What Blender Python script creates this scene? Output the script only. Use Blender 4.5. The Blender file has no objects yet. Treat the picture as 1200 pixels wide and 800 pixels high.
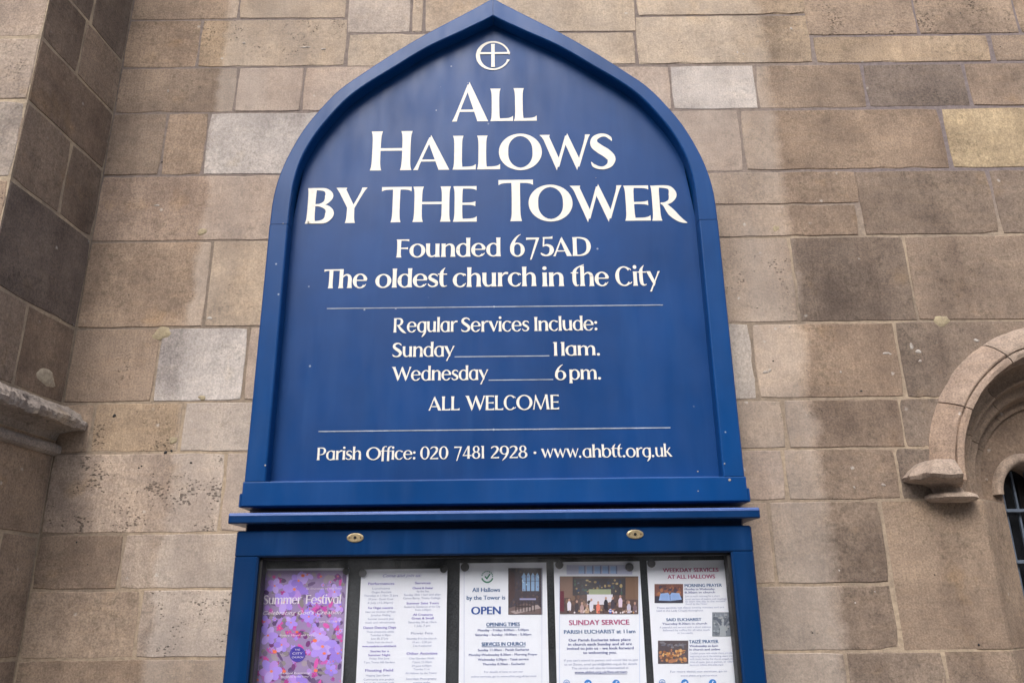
import bpy, math, random
import numpy as np
from mathutils import Matrix, Vector
R_ = math.radians
random.seed(7)
S = bpy.context.scene
C = S.collection
# ------------------------------------------------------------------ camera
FPX = 917.0; TH = R_(18.4); RO = R_(0.62)
CAM = Vector((0, -2.05, 1.6))
F = Vector((0, math.cos(TH), math.sin(TH)))
R0 = Vector((1, 0, 0)); U0 = Vector((0, -math.sin(TH), math.cos(TH)))
RX = math.cos(RO) * R0 - math.sin(RO) * U0
UP = math.cos(RO) * U0 + math.sin(RO) * R0
cd = bpy.data.cameras.new('camera'); cam = bpy.data.objects.new('camera', cd); C.objects.link(cam)
cam.matrix_world = Matrix(((RX.x, UP.x, -F.x, CAM.x), (RX.y, UP.y, -F.y, CAM.y), (RX.z, UP.z, -F.z, CAM.z), (0, 0, 0, 1)))
cd.sensor_width = 36; cd.lens = 36 * FPX / 1200; cd.clip_end = 500; cd.clip_start = 0.05
S.camera = cam
# ------------------------------------------------------------------ world, sun, exposure
EL, AZ = 47, 196       # sun elevation; azimuth (clockwise from +Y), the sun stands behind the photographer
w = bpy.data.worlds.new('World'); S.world = w; w.use_nodes = True
nt = w.node_tree; sky = nt.nodes.new('ShaderNodeTexSky'); sky.sky_type = 'NISHITA'; sky.sun_disc = False
sky.sun_elevation = R_(EL); sky.sun_rotation = R_(AZ); sky.air_density = 1.0; sky.dust_density = 4.0; sky.ozone_density = 1.0
hs = nt.nodes.new('ShaderNodeHueSaturation'); hs.inputs['Saturation'].default_value = 0.50
nt.links.new(sky.outputs[0], hs.inputs['Color']); nt.links.new(hs.outputs[0], nt.nodes['Background'].inputs[0])
nt.nodes['Background'].inputs[1].default_value = 0.15
sl = bpy.data.lights.new('sun', 'SUN'); sun = bpy.data.objects.new('sun', sl); C.objects.link(sun)
sl.energy = 0.9; sl.angle = R_(35); sl.color = (1.0, 0.96, 0.91)
sd = Vector((math.sin(R_(AZ)) * math.cos(R_(EL)), math.cos(R_(AZ)) * math.cos(R_(EL)), math.sin(R_(EL))))
sun.rotation_euler = sd.to_track_quat('Z', 'Y').to_euler()
S.view_settings.view_transform = 'Standard'; S.view_settings.look = 'None'
S.view_settings.exposure = 0.92; S.view_settings.gamma = 1.0

# ------------------------------------------------------------------ helpers
def at(px, py, Y=0.0):
    """point of the plane y = Y seen at photo pixel (px, py) of the 1200x800 photograph"""
    d = F + RX * ((px - 600) / FPX) - UP * ((py - 400) / FPX)
    return CAM + d * ((Y - CAM.y) / d.y)
def s2l(r, g, b):
    f = lambda c: c / 12.92 if c <= 0.04045 else ((c + 0.055) / 1.055) ** 2.4
    return (f(r / 255), f(g / 255), f(b / 255), 1)
class MB:
    def __init__(s): s.v = []; s.f = []; s.c = []
    def poly(s, pts, col=None):
        n = len(s.v); s.v += [tuple(p) for p in pts]; s.f.append(tuple(range(n, n + len(pts)))); s.c.append(col)
    def grid(s, rows, close=False):
        n = len(s.v); m = len(rows[0])
        for r in rows: s.v += [tuple(p) for p in r]
        for i in range(len(rows) - 1):
            for j in range(m if close else m - 1):
                k = (j + 1) % m
                s.f.append((n + i * m + j, n + i * m + k, n + (i + 1) * m + k, n + (i + 1) * m + j)); s.c.append(None)
    def box(s, x0, x1, y0, y1, z0, z1, b=0.0):
        """box with chamfered edges of width b"""
        if b <= 0:
            n = len(s.v); s.v += [(x, y, z) for x in (x0, x1) for y in (y0, y1) for z in (z0, z1)]
            for q in ((0,1,3,2),(4,6,7,5),(0,4,5,1),(2,3,7,6),(0,2,6,4),(1,5,7,3)): s.f.append(tuple(n + i for i in q)); s.c.append(None)
            return
        P = {}; n = len(s.v)
        X = (x0, x1); Y = (y0, y1); Z = (z0, z1)
        for i in (0, 1):
            for j in (0, 1):
                for k in (0, 1):
                    si, sj, sk = (1, -1)[i], (1, -1)[j], (1, -1)[k]
                    for a in range(3):
                        p = [X[i] + si * b, Y[j] + sj * b, Z[k] + sk * b]; p[a] = (X, Y, Z)[a][(i, j, k)[a]]
                        P[(i, j, k, a)] = len(s.v); s.v.append(tuple(p))
        def add(q): s.f.append(tuple(q)); s.c.append(None)
        for i in (0, 1):
            add([P[(i, j, k, 0)] for j, k in ((0,0),(1,0),(1,1),(0,1))]); add([P[(j, i, k, 1)] for j, k in ((0,0),(1,0),(1,1),(0,1))]); add([P[(j, k, i, 2)] for j, k in ((0,0),(1,0),(1,1),(0,1))])
            for j in (0, 1):
                add([P[(i, j, 0, 0)], P[(i, j, 1, 0)], P[(i, j, 1, 1)], P[(i, j, 0, 1)]])
                add([P[(i, 0, j, 0)], P[(i, 1, j, 0)], P[(i, 1, j, 2)], P[(i, 0, j, 2)]])
                add([P[(0, i, j, 1)], P[(1, i, j, 1)], P[(1, i, j, 2)], P[(0, i, j, 2)]])
                for k in (0, 1): add([P[(i, j, k, 0)], P[(i, j, k, 1)], P[(i, j, k, 2)]])
    def build(s, name, mat, parent=None, smooth=False, loc=None):
        me = bpy.data.meshes.new(name)
        V = s.v
        if loc is not None: V = [(a - loc[0], b - loc[1], c - loc[2]) for a, b, c in V]
        me.from_pydata(V, [], s.f); me.materials.append(mat)
        if any(c is not None for c in s.c):
            ca = me.color_attributes.new('print', 'FLOAT_COLOR', 'CORNER')
            i = 0
            for f, c in zip(s.f, s.c):
                for _ in f: ca.data[i].color = c or (1, 1, 1, 1); i += 1
        if smooth: me.polygons.foreach_set('use_smooth', [True] * len(me.polygons))
        me.update()
        import bmesh
        bm = bmesh.new(); bm.from_mesh(me); bmesh.ops.recalc_face_normals(bm, faces=bm.faces)
        # flat sheets must face the street
        for f in bm.faces:
            if abs(f.normal.y) > 0.999 and name in FLAT and f.normal.y > 0: f.normal_flip()
        bm.to_mesh(me); bm.free()
        o = bpy.data.objects.new(name, me); C.objects.link(o)
        if loc is not None: o.location = loc
        if parent is not None: o.parent = parent; 
        if parent is not None and loc is not None: o.location = Vector(loc) - parent.location
        elif parent is not None: o.location = -parent.location
        return o
FLAT = {'lettering', 'heading', 'text_block', 'picture', 'rule_line', 'emblem', 'paper_sheet', 'logo'}
def tag(o, label=None, cat=None, group=None, kind=None):
    for k, v in (('label', label), ('category', cat), ('group', group), ('kind', kind)):
        if v: o[k] = v
    return o
def thing(name, label, cat, loc=(0, 0, 0), group=None):
    o = bpy.data.objects.new(name, None); C.objects.link(o); o.location = loc; o.empty_display_size = 0.1
    return tag(o, label, cat, group)

# ------------------------------------------------------------------ materials
class N:
    def __init__(s, name):
        s.m = bpy.data.materials.new(name); s.m.use_nodes = True; s.t = s.m.node_tree; s.b = s.t.nodes['Principled BSDF']
    def n(s, typ, ins=None, **kw):
        x = s.t.nodes.new('ShaderNode' + typ)
        for k, v in kw.items(): setattr(x, k, v)
        for k, v in (ins or {}).items(): s.put(x.inputs[k], v)
        return x
    def put(s, i, v):
        if isinstance(v, bpy.types.NodeSocket): s.t.links.new(v, i)
        else: i.default_value = v
    def noise(s, vec, scale, detail=3, rough=0.55, w=None):
        return s.n('TexNoise', {'Vector': vec, 'Scale': scale, 'Detail': detail, 'Roughness': rough}).outputs['Fac']
    def ramp(s, v, lo, hi, a=0.0, b=1.0, smooth=False):
        x = s.n('MapRange', {'Value': v, 'From Min': lo, 'From Max': hi, 'To Min': a, 'To Max': b}, interpolation_type='SMOOTHSTEP' if smooth else 'LINEAR'); return x.outputs['Result']
    def mix(s, f, a, b, mode='MIX'):
        x = s.n('Mix', data_type='RGBA', blend_type=mode)
        s.put(x.inputs[0], f); s.put(x.inputs[6], a); s.put(x.inputs[7], b); return x.outputs[2]
    def math(s, op, a, b=0.0):
        x = s.n('Math', operation=op); s.put(x.inputs[0], a); s.put(x.inputs[1], b); return x.outputs[0]
    def scale(s, vec, sc, off=(0, 0, 0)):
        x = s.n('Mapping', {'Vector': vec, 'Scale': sc, 'Location': off}); return x.outputs['Vector']
    def set(s, **kw):
        for k, v in kw.items(): s.put(s.b.inputs[k.replace('_', ' ')], v)
    def bump(s, h, st, dist, prev=None):
        x = s.n('Bump', {'Height': h, 'Strength': st, 'Distance': dist})
        if prev is not None: s.put(x.inputs['Normal'], prev)
        return x.outputs['Normal']

XL = at(213, 440).x; XR = at(958, 530).x          # edges of the upright strip of wall behind the boards that is coloured paler
def stone_material(name='stone', banded=True, tint=(1, 1, 1, 1)):
    k = N(name)
    g = k.n('NewGeometry').outputs['Position']
    oi = k.n('ObjectInfo')
    rv = k.n('CombineXYZ', {'X': k.math('MULTIPLY', oi.outputs['Random'], 37.0), 'Y': k.math('MULTIPLY', oi.outputs['Random'], 11.0), 'Z': k.math('MULTIPLY', oi.outputs['Random'], 23.0)}).outputs[0]
    va = k.n('VectorMath', operation='ADD'); k.put(va.inputs[0], g); k.put(va.inputs[1], rv); p = va.outputs[0]
    base = k.mix(1.0, oi.outputs['Color'], tint, 'MULTIPLY')
    n1 = k.noise(p, 5.0, 5, 0.6)
    n2 = k.noise(p, 28.0, 5, 0.65)
    n3 = k.noise(k.scale(p, (10, 10, 60)), 1.0, 4, 0.6)          # bedding
    n4 = k.noise(p, 210.0, 4, 0.7)
    n6 = k.noise(p, 75.0, 4, 0.7)
    n7 = k.noise(k.scale(p, (190, 190, 9)), 1.0, 3, 0.6)          # upright tooling marks
    n8 = k.noise(p, 2.6, 6, 0.7)
    n5 = k.noise(k.scale(g, (5, 5, 1.1)), 1.3, 5, 0.6)            # runs of rain down the wall, across the joints
    c = k.mix(k.ramp(n1, 0.36, 0.64), k.mix(1.0, base, (0.80, 0.785, 0.78, 1), 'MULTIPLY'), k.mix(1.0, base, (1.12, 1.10, 1.07, 1), 'MULTIPLY'))
    c = k.mix(k.ramp(n2, 0.40, 0.66, 0, 0.40), c, k.mix(1.0, c, (0.74, 0.73, 0.74, 1), 'MULTIPLY'))
    c = k.mix(k.ramp(n3, 0.45, 0.7, 0, 0.40), c, k.mix(1.0, c, (1.20, 1.15, 1.06, 1), 'MULTIPLY'))
    c = k.mix(k.ramp(n4, 0.35, 0.65, 0, 1), k.mix(1.0, c, (0.74, 0.74, 0.74, 1), 'MULTIPLY'), k.mix(1.0, c, (1.26, 1.26, 1.26, 1), 'MULTIPLY'))
    c = k.mix(k.math('MULTIPLY', k.ramp(n6, 0.48, 0.66, 0, 1.0), k.ramp(k.noise(p, 6.5, 3), .40, .62, .25, 1.0)), c, k.mix(1.0, c, (0.66, 0.68, 0.67, 1), 'MULTIPLY'))
    c = k.mix(k.ramp(n7, 0.45, 0.70, 0, 0.5), c, k.mix(1.0, c, (1.20, 1.18, 1.15, 1), 'MULTIPLY'))
    c = k.mix(k.ramp(n8, 0.46, 0.64, 0, 0.85), c, k.mix(1.0, c, (0.66, 0.655, 0.67, 1), 'MULTIPLY'))
    c = k.mix(k.ramp(n5, 0.48, 0.66, 0, 0.6), c, k.mix(1.0, c, (0.66, 0.64, 0.65, 1), 'MULTIPLY'))
    # ochre blotches
    oc = k.noise(g, 7.5, 4, 0.6)
    c = k.mix(k.ramp(oc, 0.60, 0.72, 0, 0.35), c, k.mix(1.0, c, (1.25, 1.10, 0.80, 1), 'MULTIPLY'))
    if banded:  # paler between the two edges, darker just outside them
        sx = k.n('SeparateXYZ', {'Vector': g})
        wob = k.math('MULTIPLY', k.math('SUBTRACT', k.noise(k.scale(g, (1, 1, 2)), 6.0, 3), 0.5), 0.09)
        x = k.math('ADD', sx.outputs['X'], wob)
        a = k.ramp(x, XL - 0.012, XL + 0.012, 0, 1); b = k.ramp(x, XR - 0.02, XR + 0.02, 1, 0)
        band = k.math('MULTIPLY', a, b)
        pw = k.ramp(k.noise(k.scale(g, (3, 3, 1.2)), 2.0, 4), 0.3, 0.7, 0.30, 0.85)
        c = k.mix(k.math('MULTIPLY', band, pw), c, k.mix(0.45, k.mix(1.0, c, (1.20, 1.23, 1.28, 1), 'MULTIPLY'), (0.48, 0.43, 0.385, 1)))
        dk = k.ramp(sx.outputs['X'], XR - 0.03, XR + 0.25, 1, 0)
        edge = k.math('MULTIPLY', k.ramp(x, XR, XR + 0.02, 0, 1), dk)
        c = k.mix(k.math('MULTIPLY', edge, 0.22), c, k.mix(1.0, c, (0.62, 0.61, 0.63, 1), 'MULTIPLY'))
        right_dark = k.math('MULTIPLY', k.ramp(x, XR, XR + 0.02, 0, 1), k.ramp(k.noise(k.scale(g, (1.5, 1.5, .8)), 1.5, 4), .35, .6, .35, 1))  # darker to the right of the strip, less so high up
        right_dark = k.math('MULTIPLY', right_dark, k.ramp(sx.outputs['Z'], 3.0, 2.7, .35, 1))
        c = k.mix(k.math('MULTIPLY', right_dark, 0.8), c, k.mix(1.0, c, (0.74, 0.73, 0.73, 1), 'MULTIPLY'))
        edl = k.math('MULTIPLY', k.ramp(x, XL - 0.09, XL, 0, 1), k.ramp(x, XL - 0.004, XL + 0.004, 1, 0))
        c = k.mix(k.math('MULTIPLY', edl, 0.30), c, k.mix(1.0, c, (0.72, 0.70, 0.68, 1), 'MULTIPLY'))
    # pits: a few everywhere, many where the stone is weathered (alpha of the object colour)
    wn = k.n('TexNoise', {'Vector': p, 'Scale': 120.0, 'Detail': 2.0}); wv = k.n('VectorMath', operation='MULTIPLY_ADD'); k.put(wv.inputs[0], wn.outputs['Color']); wv.inputs[1].default_value = (.004, .004, .004); k.put(wv.inputs[2], p)
    vo = k.n('TexVoronoi', {'Vector': k.scale(wv.outputs[0], (1, 1, 1.7)), 'Scale': 92.0, 'Randomness': 1.0})
    area = k.noise(p, 13.0, 3, 0.6)
    thr = k.math('MULTIPLY', k.ramp(area, 0.42, 0.64, 0.0, 0.35), k.math('ADD', oi.outputs['Alpha'], 0.0))
    pit = k.math('SUBTRACT', thr, vo.outputs['Distance'])
    pitm = k.ramp(pit, 0.0, 0.08, 0, 1)
    c = k.mix(k.math('MULTIPLY', pitm, 0.6), c, (0.05, 0.042, 0.038, 1))
    # pale flecks (shell, bird lime)
    wv2 = k.n('VectorMath', operation='MULTIPLY_ADD'); k.put(wv2.inputs[0], k.n('TexNoise', {'Vector': p, 'Scale': 260.0, 'Detail': 2.0}).outputs['Color']); wv2.inputs[1].default_value = (.010, .010, .010); k.put(wv2.inputs[2], p)
    vo2 = k.n('TexVoronoi', {'Vector': wv2.outputs[0], 'Scale': 17.0, 'Randomness': 1.0})
    fl = k.math('MULTIPLY', k.ramp(vo2.outputs['Distance'], 0.04, 0.10, 1, 0), k.ramp(k.noise(p, 9.0), 0.50, 0.56, 0, 1))
    c = k.mix(k.math('MULTIPLY', fl, 0.5), c, (0.60, 0.57, 0.53, 1))
    k.set(Base_Color=c, Roughness=0.92)
    k.b.inputs['Specular IOR Level'].default_value = 0.2
    nb = k.bump(n1, 0.35, 0.010)
    nb = k.bump(n2, 0.45, 0.004, nb)
    nb = k.bump(n4, 0.5, 0.0012, nb); nb = k.bump(n7, 0.35, 0.001, nb); nb = k.bump(n6, 0.5, 0.002, nb)
    nb = k.bump(k.math('MULTIPLY', pitm, -1.0), 0.9, 0.004, nb)
    k.put(k.b.inputs['Normal'], nb)
    return k.m
M = {}
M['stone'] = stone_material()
M['dressed'] = stone_material('dressed_stone', False, (.90, .89, .88, 1))

k = N('mortar'); g = k.n('NewGeometry').outputs['Position']; sx = k.n('SeparateXYZ', {'Vector': g})
pur = k.math('MULTIPLY', k.ramp(sx.outputs['Z'], 2.55, 2.8, 0, 1), k.ramp(sx.outputs['X'], 0.75, 1.1, 0.45, 1))
c = k.mix(k.ramp(k.noise(g, 3.0, 3), 0.4, 0.6), (0.46, 0.36, 0.26, 1), (0.28, 0.22, 0.17, 1))
c = k.mix(k.math('MULTIPLY', k.ramp(sx.outputs['Z'], 2.0, 2.5, 0, .8), k.ramp(sx.outputs['X'], 0.55, 0.85, 1, 0)), c, (0.21, 0.168, 0.140, 1))
c = k.mix(pur, c, (0.235, 0.192, 0.19, 1))
c = k.mix(k.ramp(k.noise(g, 60, 4, 0.7), 0.35, 0.7), c, k.mix(1.0, c, (0.6, 0.6, 0.6, 1), 'MULTIPLY'))
k.set(Base_Color=c, Roughness=0.95); k.put(k.b.inputs['Normal'], k.bump(k.noise(g, 120, 4), 0.8, 0.003)); M['mortar'] = k.m

k = N('fresh_mortar'); g = k.n('NewGeometry').outputs['Position']
c = k.mix(k.ramp(k.noise(g, 8.0, 3), 0.4, 0.6), (0.48, 0.38, 0.27, 1), (0.33, 0.265, 0.20, 1))
c = k.mix(k.ramp(k.noise(g, 60, 4, 0.7), 0.4, 0.7), c, k.mix(1.0, c, (0.65, 0.65, 0.65, 1), 'MULTIPLY'))
k.set(Base_Color=c, Roughness=0.95); k.put(k.b.inputs['Normal'], k.bump(k.noise(g, 120, 4), 0.8, 0.003)); M['mortar_light'] = k.m
k = N('putty'); g = k.n('NewGeometry').outputs['Position']
c = k.mix(k.ramp(k.noise(g, 70, 4, 0.7), 0.35, 0.65), (0.40, 0.335, 0.215, 1), (0.29, 0.235, 0.16, 1))
k.set(Base_Color=c, Roughness=0.95); k.put(k.b.inputs['Normal'], k.bump(k.noise(g, 150, 4), 0.8, 0.003)); M['putty'] = k.m
k = N('lime'); g = k.n('NewGeometry').outputs['Position']
c = k.mix(k.ramp(k.noise(g, 110, 4, 0.7), 0.4, 0.6), (0.44, 0.40, 0.36, 1), (0.29, 0.25, 0.22, 1))
k.set(Base_Color=c, Roughness=0.9); M['lime'] = k.m
k = N('pale_putty'); g = k.n('NewGeometry').outputs['Position']
c = k.mix(k.ramp(k.noise(g, 90, 4, 0.7), 0.4, 0.6), (0.50, 0.43, 0.32, 1), (0.36, 0.30, 0.23, 1))
k.set(Base_Color=c, Roughness=0.9); M['putty_pale'] = k.m

def paint(name, col, rough=0.33, wear=True):
    k = N(name); g = k.n('NewGeometry').outputs['Position']
    n1 = k.noise(g, 4.0, 4); n2 = k.noise(k.scale(g, (26, 26, 2.2)), 1.0, 4, 0.6)
    c = k.mix(k.ramp(n1, 0.3, 0.7), col, tuple(x * 0.74 for x in col[:3]) + (1,))
    c = k.mix(k.ramp(n2, 0.52, 0.75, 0, 0.22), c, (0.020, 0.080, 0.24, 1))
    if wear:
        vo = k.n('TexVoronoi', {'Vector': g, 'Scale': 14.0}); m = k.math('MULTIPLY', k.ramp(vo.outputs['Distance'], 0.03, 0.045, 1, 0), k.ramp(k.noise(g, 5.0), 0.53, 0.56, 0, 1))
        c = k.mix(k.math('MULTIPLY', m, 0.6), c, (0.45, 0.5, 0.58, 1))
    k.set(Base_Color=c, Roughness=k.ramp(k.noise(k.scale(g, (1, 1, 0.3)), 18, 4), 0.3, 0.7, rough - 0.05, rough + 0.12)); k.b.inputs['Specular IOR Level'].default_value = 0.24
    nb = k.bump(n2, 0.12, 0.003); nb = k.bump(k.noise(g, 260, 3), 0.10, 0.0008, nb); k.put(k.b.inputs['Normal'], nb)
    return k.m
M['frame_paint'] = paint('blue_gloss_paint', (0.0022, 0.056, 0.215, 1), 0.33)
M['panel_paint'] = paint('blue_board_paint', (0.0055, 0.053, 0.205, 1), 0.36)
M['case_paint'] = paint('blue_case_paint', (0.0010, 0.031, 0.120, 1), 0.33)

def flat(name, col, rough=0.6, spec=0.5, metal=0.0, noise=0.12, ns=80):
    k = N(name); g = k.n('NewGeometry').outputs['Position']
    c = k.mix(k.ramp(k.noise(g, ns, 4), 0.3, 0.7), col, tuple(x * (1 - noise) for x in col[:3]) + (1,))
    k.set(Base_Color=c, Roughness=rough, Metallic=metal); k.b.inputs['Specular IOR Level'].default_value = spec
    return k.m
M['edge_sheen'] = paint('edge_sheen_paint', (0.10, 0.17, 0.44, 1), 0.35, False)  # paler blue paints in sky sheen on the lid chamfer; the bead shares it
M['far_wall'] = flat('far_stone', (0.48, 0.45, 0.41, 1), 0.9, noise=.3, ns=2)
M['letter'] = flat('cream_letters', (0.80, 0.77, 0.70, 1), 0.5)
M['letter_line'] = flat('faded_line', (0.42, 0.47, 0.58, 1), 0.5, noise=0.4, ns=30)
M['brass'] = flat('brass', (0.50, 0.40, 0.24, 1), 0.4, metal=0.5, noise=0.4, ns=200)
M['hole'] = flat('keyhole_black', (0.004, 0.004, 0.004, 1), 0.8)
M['dull_brass'] = flat('dull_brass', (0.22, 0.14, 0.08, 1), 0.5, metal=0.5)
M['felt'] = flat('black_felt', (0.040, 0.044, 0.050, 1), 0.95, 0.1, noise=0.5, ns=300)
M['gasket'] = flat('black_gasket', (0.010, 0.010, 0.012, 1), 0.6)
M['pin'] = flat('black_pin', (0.012, 0.012, 0.014, 1), 0.35)
M['pin_grey'] = flat('grey_pin', (0.10, 0.10, 0.11, 1), 0.35)
M['paper'] = flat('white_paper', (0.86, 0.89, 0.98, 1), 0.7, noise=0.03, ns=6)
M['paper_dim'] = flat('mauve_paper', (0.74, 0.74, 0.86, 1), 0.7, noise=0.04, ns=6)
M['ink_blue'] = flat('blue_ink', s2l(38, 92, 150), 0.7)
M['ink_deep'] = flat('deep_blue_ink', s2l(30, 78, 160), 0.7)
M['ink_navy'] = flat('navy_ink', s2l(88, 98, 160), 0.7)
M['ink_grey'] = flat('grey_ink', s2l(148, 156, 196), 0.7)
M['ink_violet'] = flat('violet_ink', s2l(140, 130, 205), 0.7)
M['ink_red'] = flat('crimson_ink', s2l(178, 60, 122), 0.7)
M['ink_white'] = flat('white_ink', s2l(250, 240, 252), 0.7)
M['ink_green'] = flat('green_ink', s2l(30, 130, 90), 0.7)
M['iron'] = flat('painted_iron', (0.12, 0.15, 0.20, 1), 0.5, noise=0.3)
M['dark_glass'] = flat('dark_window_glass', (0.012, 0.013, 0.016, 1), 0.12)
k = N('printed_picture'); a = k.n('VertexColor', layer_name='print'); k.set(Base_Color=a.outputs['Color'], Roughness=0.5); M['print'] = k.m
k = N('case_glass'); t = k.t; out = [n for n in t.nodes if n.type == 'OUTPUT_MATERIAL'][0]
bf = k.n('NewGeometry').outputs['Backfacing']; fr = k.n('Fresnel', {'IOR': k.ramp(bf, 0, 1, 1.8, 1 / 1.8)}); tr = k.n('BsdfTransparent'); tr.inputs[0].default_value = (0.98, 0.985, 0.985, 1)
gl = k.n('BsdfGlossy', {'Roughness': 0.02}); mx = k.n('MixShader')
t.links.new(fr.outputs[0], mx.inputs[0]); t.links.new(tr.outputs[0], mx.inputs[1]); t.links.new(gl.outputs[0], mx.inputs[2]); df = k.n('BsdfDiffuse'); df.inputs[0].default_value = (.7, .72, .75, 1); m2 = k.n('MixShader'); gp_ = k.n('NewGeometry').outputs['Position']; k.put(m2.inputs[0], k.ramp(k.noise(k.scale(gp_, (6, 6, 2)), 2.0, 5, .65), .42, .72, .006, .06)); t.links.new(mx.outputs[0], m2.inputs[1]); t.links.new(df.outputs[0], m2.inputs[2])
t.links.new(m2.outputs[0], out.inputs[0]); M['glass'] = k.m
k = N('paving'); g = k.n('NewGeometry').outputs['Position']
c = k.mix(k.ramp(k.noise(g, 3, 5), 0.35, 0.65), (0.24, 0.22, 0.20, 1), (0.17, 0.16, 0.15, 1)); k.set(Base_Color=c, Roughness=0.9); M['paving'] = k.m
k = N('asphalt'); g = k.n('NewGeometry').outputs['Position']
c = k.mix(k.ramp(k.noise(g, 90, 4), 0.35, 0.65), (0.06, 0.06, 0.06, 1), (0.04, 0.04, 0.042, 1)); k.set(Base_Color=c, Roughness=0.9); M['asphalt'] = k.m

# ------------------------------------------------------------------ setting: ground, pavement, road
def slab(name, x0, x1, y0, y1, z0, z1, mat):
    m = MB(); m.box(x0, x1, y0, y1, z0, z1, 0.01); return tag(m.build(name, mat), kind='structure')
m = MB(); m.poly([(-200, -200, -0.13), (200, -200, -0.13), (200, 200, -0.13), (-200, 200, -0.13)]); tag(m.build('ground', M['paving']), kind='structure')
slab('pavement', -30, 30, -4.0, 0.4, -0.12, 0.0, M['paving'])
m = MB(); m.poly([(-60, -12, -0.122), (60, -12, -0.122), (60, -4.0, -0.122), (-60, -4.0, -0.122)]); tag(m.build('road', M['asphalt']), kind='structure')

# ------------------------------------------------------------------ stones
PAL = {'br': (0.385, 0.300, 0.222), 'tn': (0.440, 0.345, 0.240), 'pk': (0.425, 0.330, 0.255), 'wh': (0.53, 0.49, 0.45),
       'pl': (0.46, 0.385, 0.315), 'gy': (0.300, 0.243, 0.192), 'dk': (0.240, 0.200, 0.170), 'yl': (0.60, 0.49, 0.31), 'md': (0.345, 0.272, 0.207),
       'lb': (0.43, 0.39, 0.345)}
def colour(o, key, pit=0.35):
    c = PAL[key]; g_ = sum(c) / 3; c = [(q * .92 + g_ * .08) * .93 for q in c]; j = random.uniform(0.94, 1.06); t = random.uniform(-.02, .02); o.color = (c[0] * j * (1.025 + t), c[1] * j * .995, c[2] * j * (1.01 - t), pit)
ARC = (1.5, 1.88, 0.385)     # the arched window's centre and the radius where wall stones stop
def block(u0, u1, v0, v1, frame, parent, key, pit=0.35, gap=0.0017, rmat='stone', arc=0, depth=0.06, jit=0.0011, name='stone'):
    """one ashlar block: u0..u1 by v0..v1 on a face; frame(u, v, n) -> world, n outward"""
    u0 += gap; u1 -= gap; v0 += gap; v1 -= gap
    if u1 - u0 < 0.008 or v1 - v0 < 0.008: return None
    def right(v):
        if arc == 0: return None
        d = ARC[2] ** 2 - (v - ARC[1]) ** 2
        return math.sqrt(d) if d > 0 else 0.0
    L = []; cr = min(0.005, (u1 - u0) / 4, (v1 - v0) / 4)
    nu = max(2, int((u1 - u0) / 0.045)); nv = max(2, int((v1 - v0) / 0.045))
    if arc: nv = 10
    J = lambda: random.uniform(-jit, jit)
    pts = []
    for i in range(nu + 1): pts.append((u0 + (u1 - u0) * i / nu, v0, 0, -1))
    for i in range(1, nv): pts.append((u1, v0 + (v1 - v0) * i / nv, 1, 0))
    for i in range(nu + 1): pts.append((u1 + (u0 - u1) * i / nu, v1, 0, 1))
    for i in range(1, nv): pts.append((u0, v1 + (v0 - v1) * i / nv, -1, 0))
    P = []
    for (u, v, a, b) in pts:
        if arc == -1:
            ur = min(u1, ARC[0] - right(v) - gap) if v > ARC[1] else min(u1, ARC[0] - ARC[2] - gap)
            u = u0 + (u - u0) / (u1 - u0) * (ur - u0)
        elif arc == 1:
            ul = max(u0, ARC[0] + right(v) + gap) if v > ARC[1] else max(u0, ARC[0] + ARC[2] + gap)
            u = u1 - (u1 - u) / (u1 - u0) * (u1 - ul)
        corner = (abs(u - u0) < 1e-6 or abs(u - u1) < 1e-6) and (abs(v - v0) < 1e-6 or abs(v - v1) < 1e-6)
        if corner:
            cu = cr * random.uniform(0.2, 0.8); u += cu * (1 if abs(u - u0) < 1e-6 else -1); v += cu * 0.6 * (1 if abs(v - v0) < 1e-6 else -1)
        P.append((u + J(), v + J()))
    cu_ = sum(p[0] for p in P) / len(P); cv_ = sum(p[1] for p in P) / len(P)
    pr = random.uniform(0.0007, 0.0020); tu = random.uniform(-0.0005, 0.0005) / max(.05, (u1 - u0) / 2); tv = random.uniform(-0.0004, 0.0004) / max(.05, (v1 - v0) / 2)
    def ins(p, d):
        du = cu_ - p[0]; dv = cv_ - p[1]
        return (p[0] + max(-d, min(d, du)), p[1] + max(-d, min(d, dv)))
    m = MB()
    h = lambda p: pr + tu * (p[0] - cu_) + tv * (p[1] - cv_)
    r0 = [frame(p[0], p[1], -depth) for p in P]
    r1 = [frame(p[0], p[1], -0.0010 + random.uniform(-0.0005, 0.0003)) for p in P]
    Q = [ins(p, 0.0018 + random.uniform(0, 0.0016)) for p in P]
    for i in range(len(Q)):
        if random.random() < .07: Q[i] = ins(P[i], random.uniform(.004, .009))
    r2 = [frame(p[0], p[1], h(p)) for p in Q]
    m.grid([r0, r1, r2], close=True); m.poly(r2)
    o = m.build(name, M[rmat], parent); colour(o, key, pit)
    return o
wall = thing('church_wall', 'long weathered sandstone ashlar church wall behind the blue notice boards', 'wall', (0, 0.05, 0))
FW = lambda u, v, n: (u, -n, v)
m = MB(); X0, X1 = -1.26, 4.2; HX0, HX1, HZ0, HZ1 = 1.125, 1.875, 0.9, 2.26
ym = 0.0002
def quad_xz(m, x0, x1, z0, z1, y): m.poly([(x0, y, z0), (x1, y, z0), (x1, y, z1), (x0, y, z1)])
quad_xz(m, X0, HX0, 0, 4.6, ym); quad_xz(m, HX1, X1, 0, 4.6, ym); quad_xz(m, HX0, HX1, 0, HZ0 - 0.15, ym)
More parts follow.
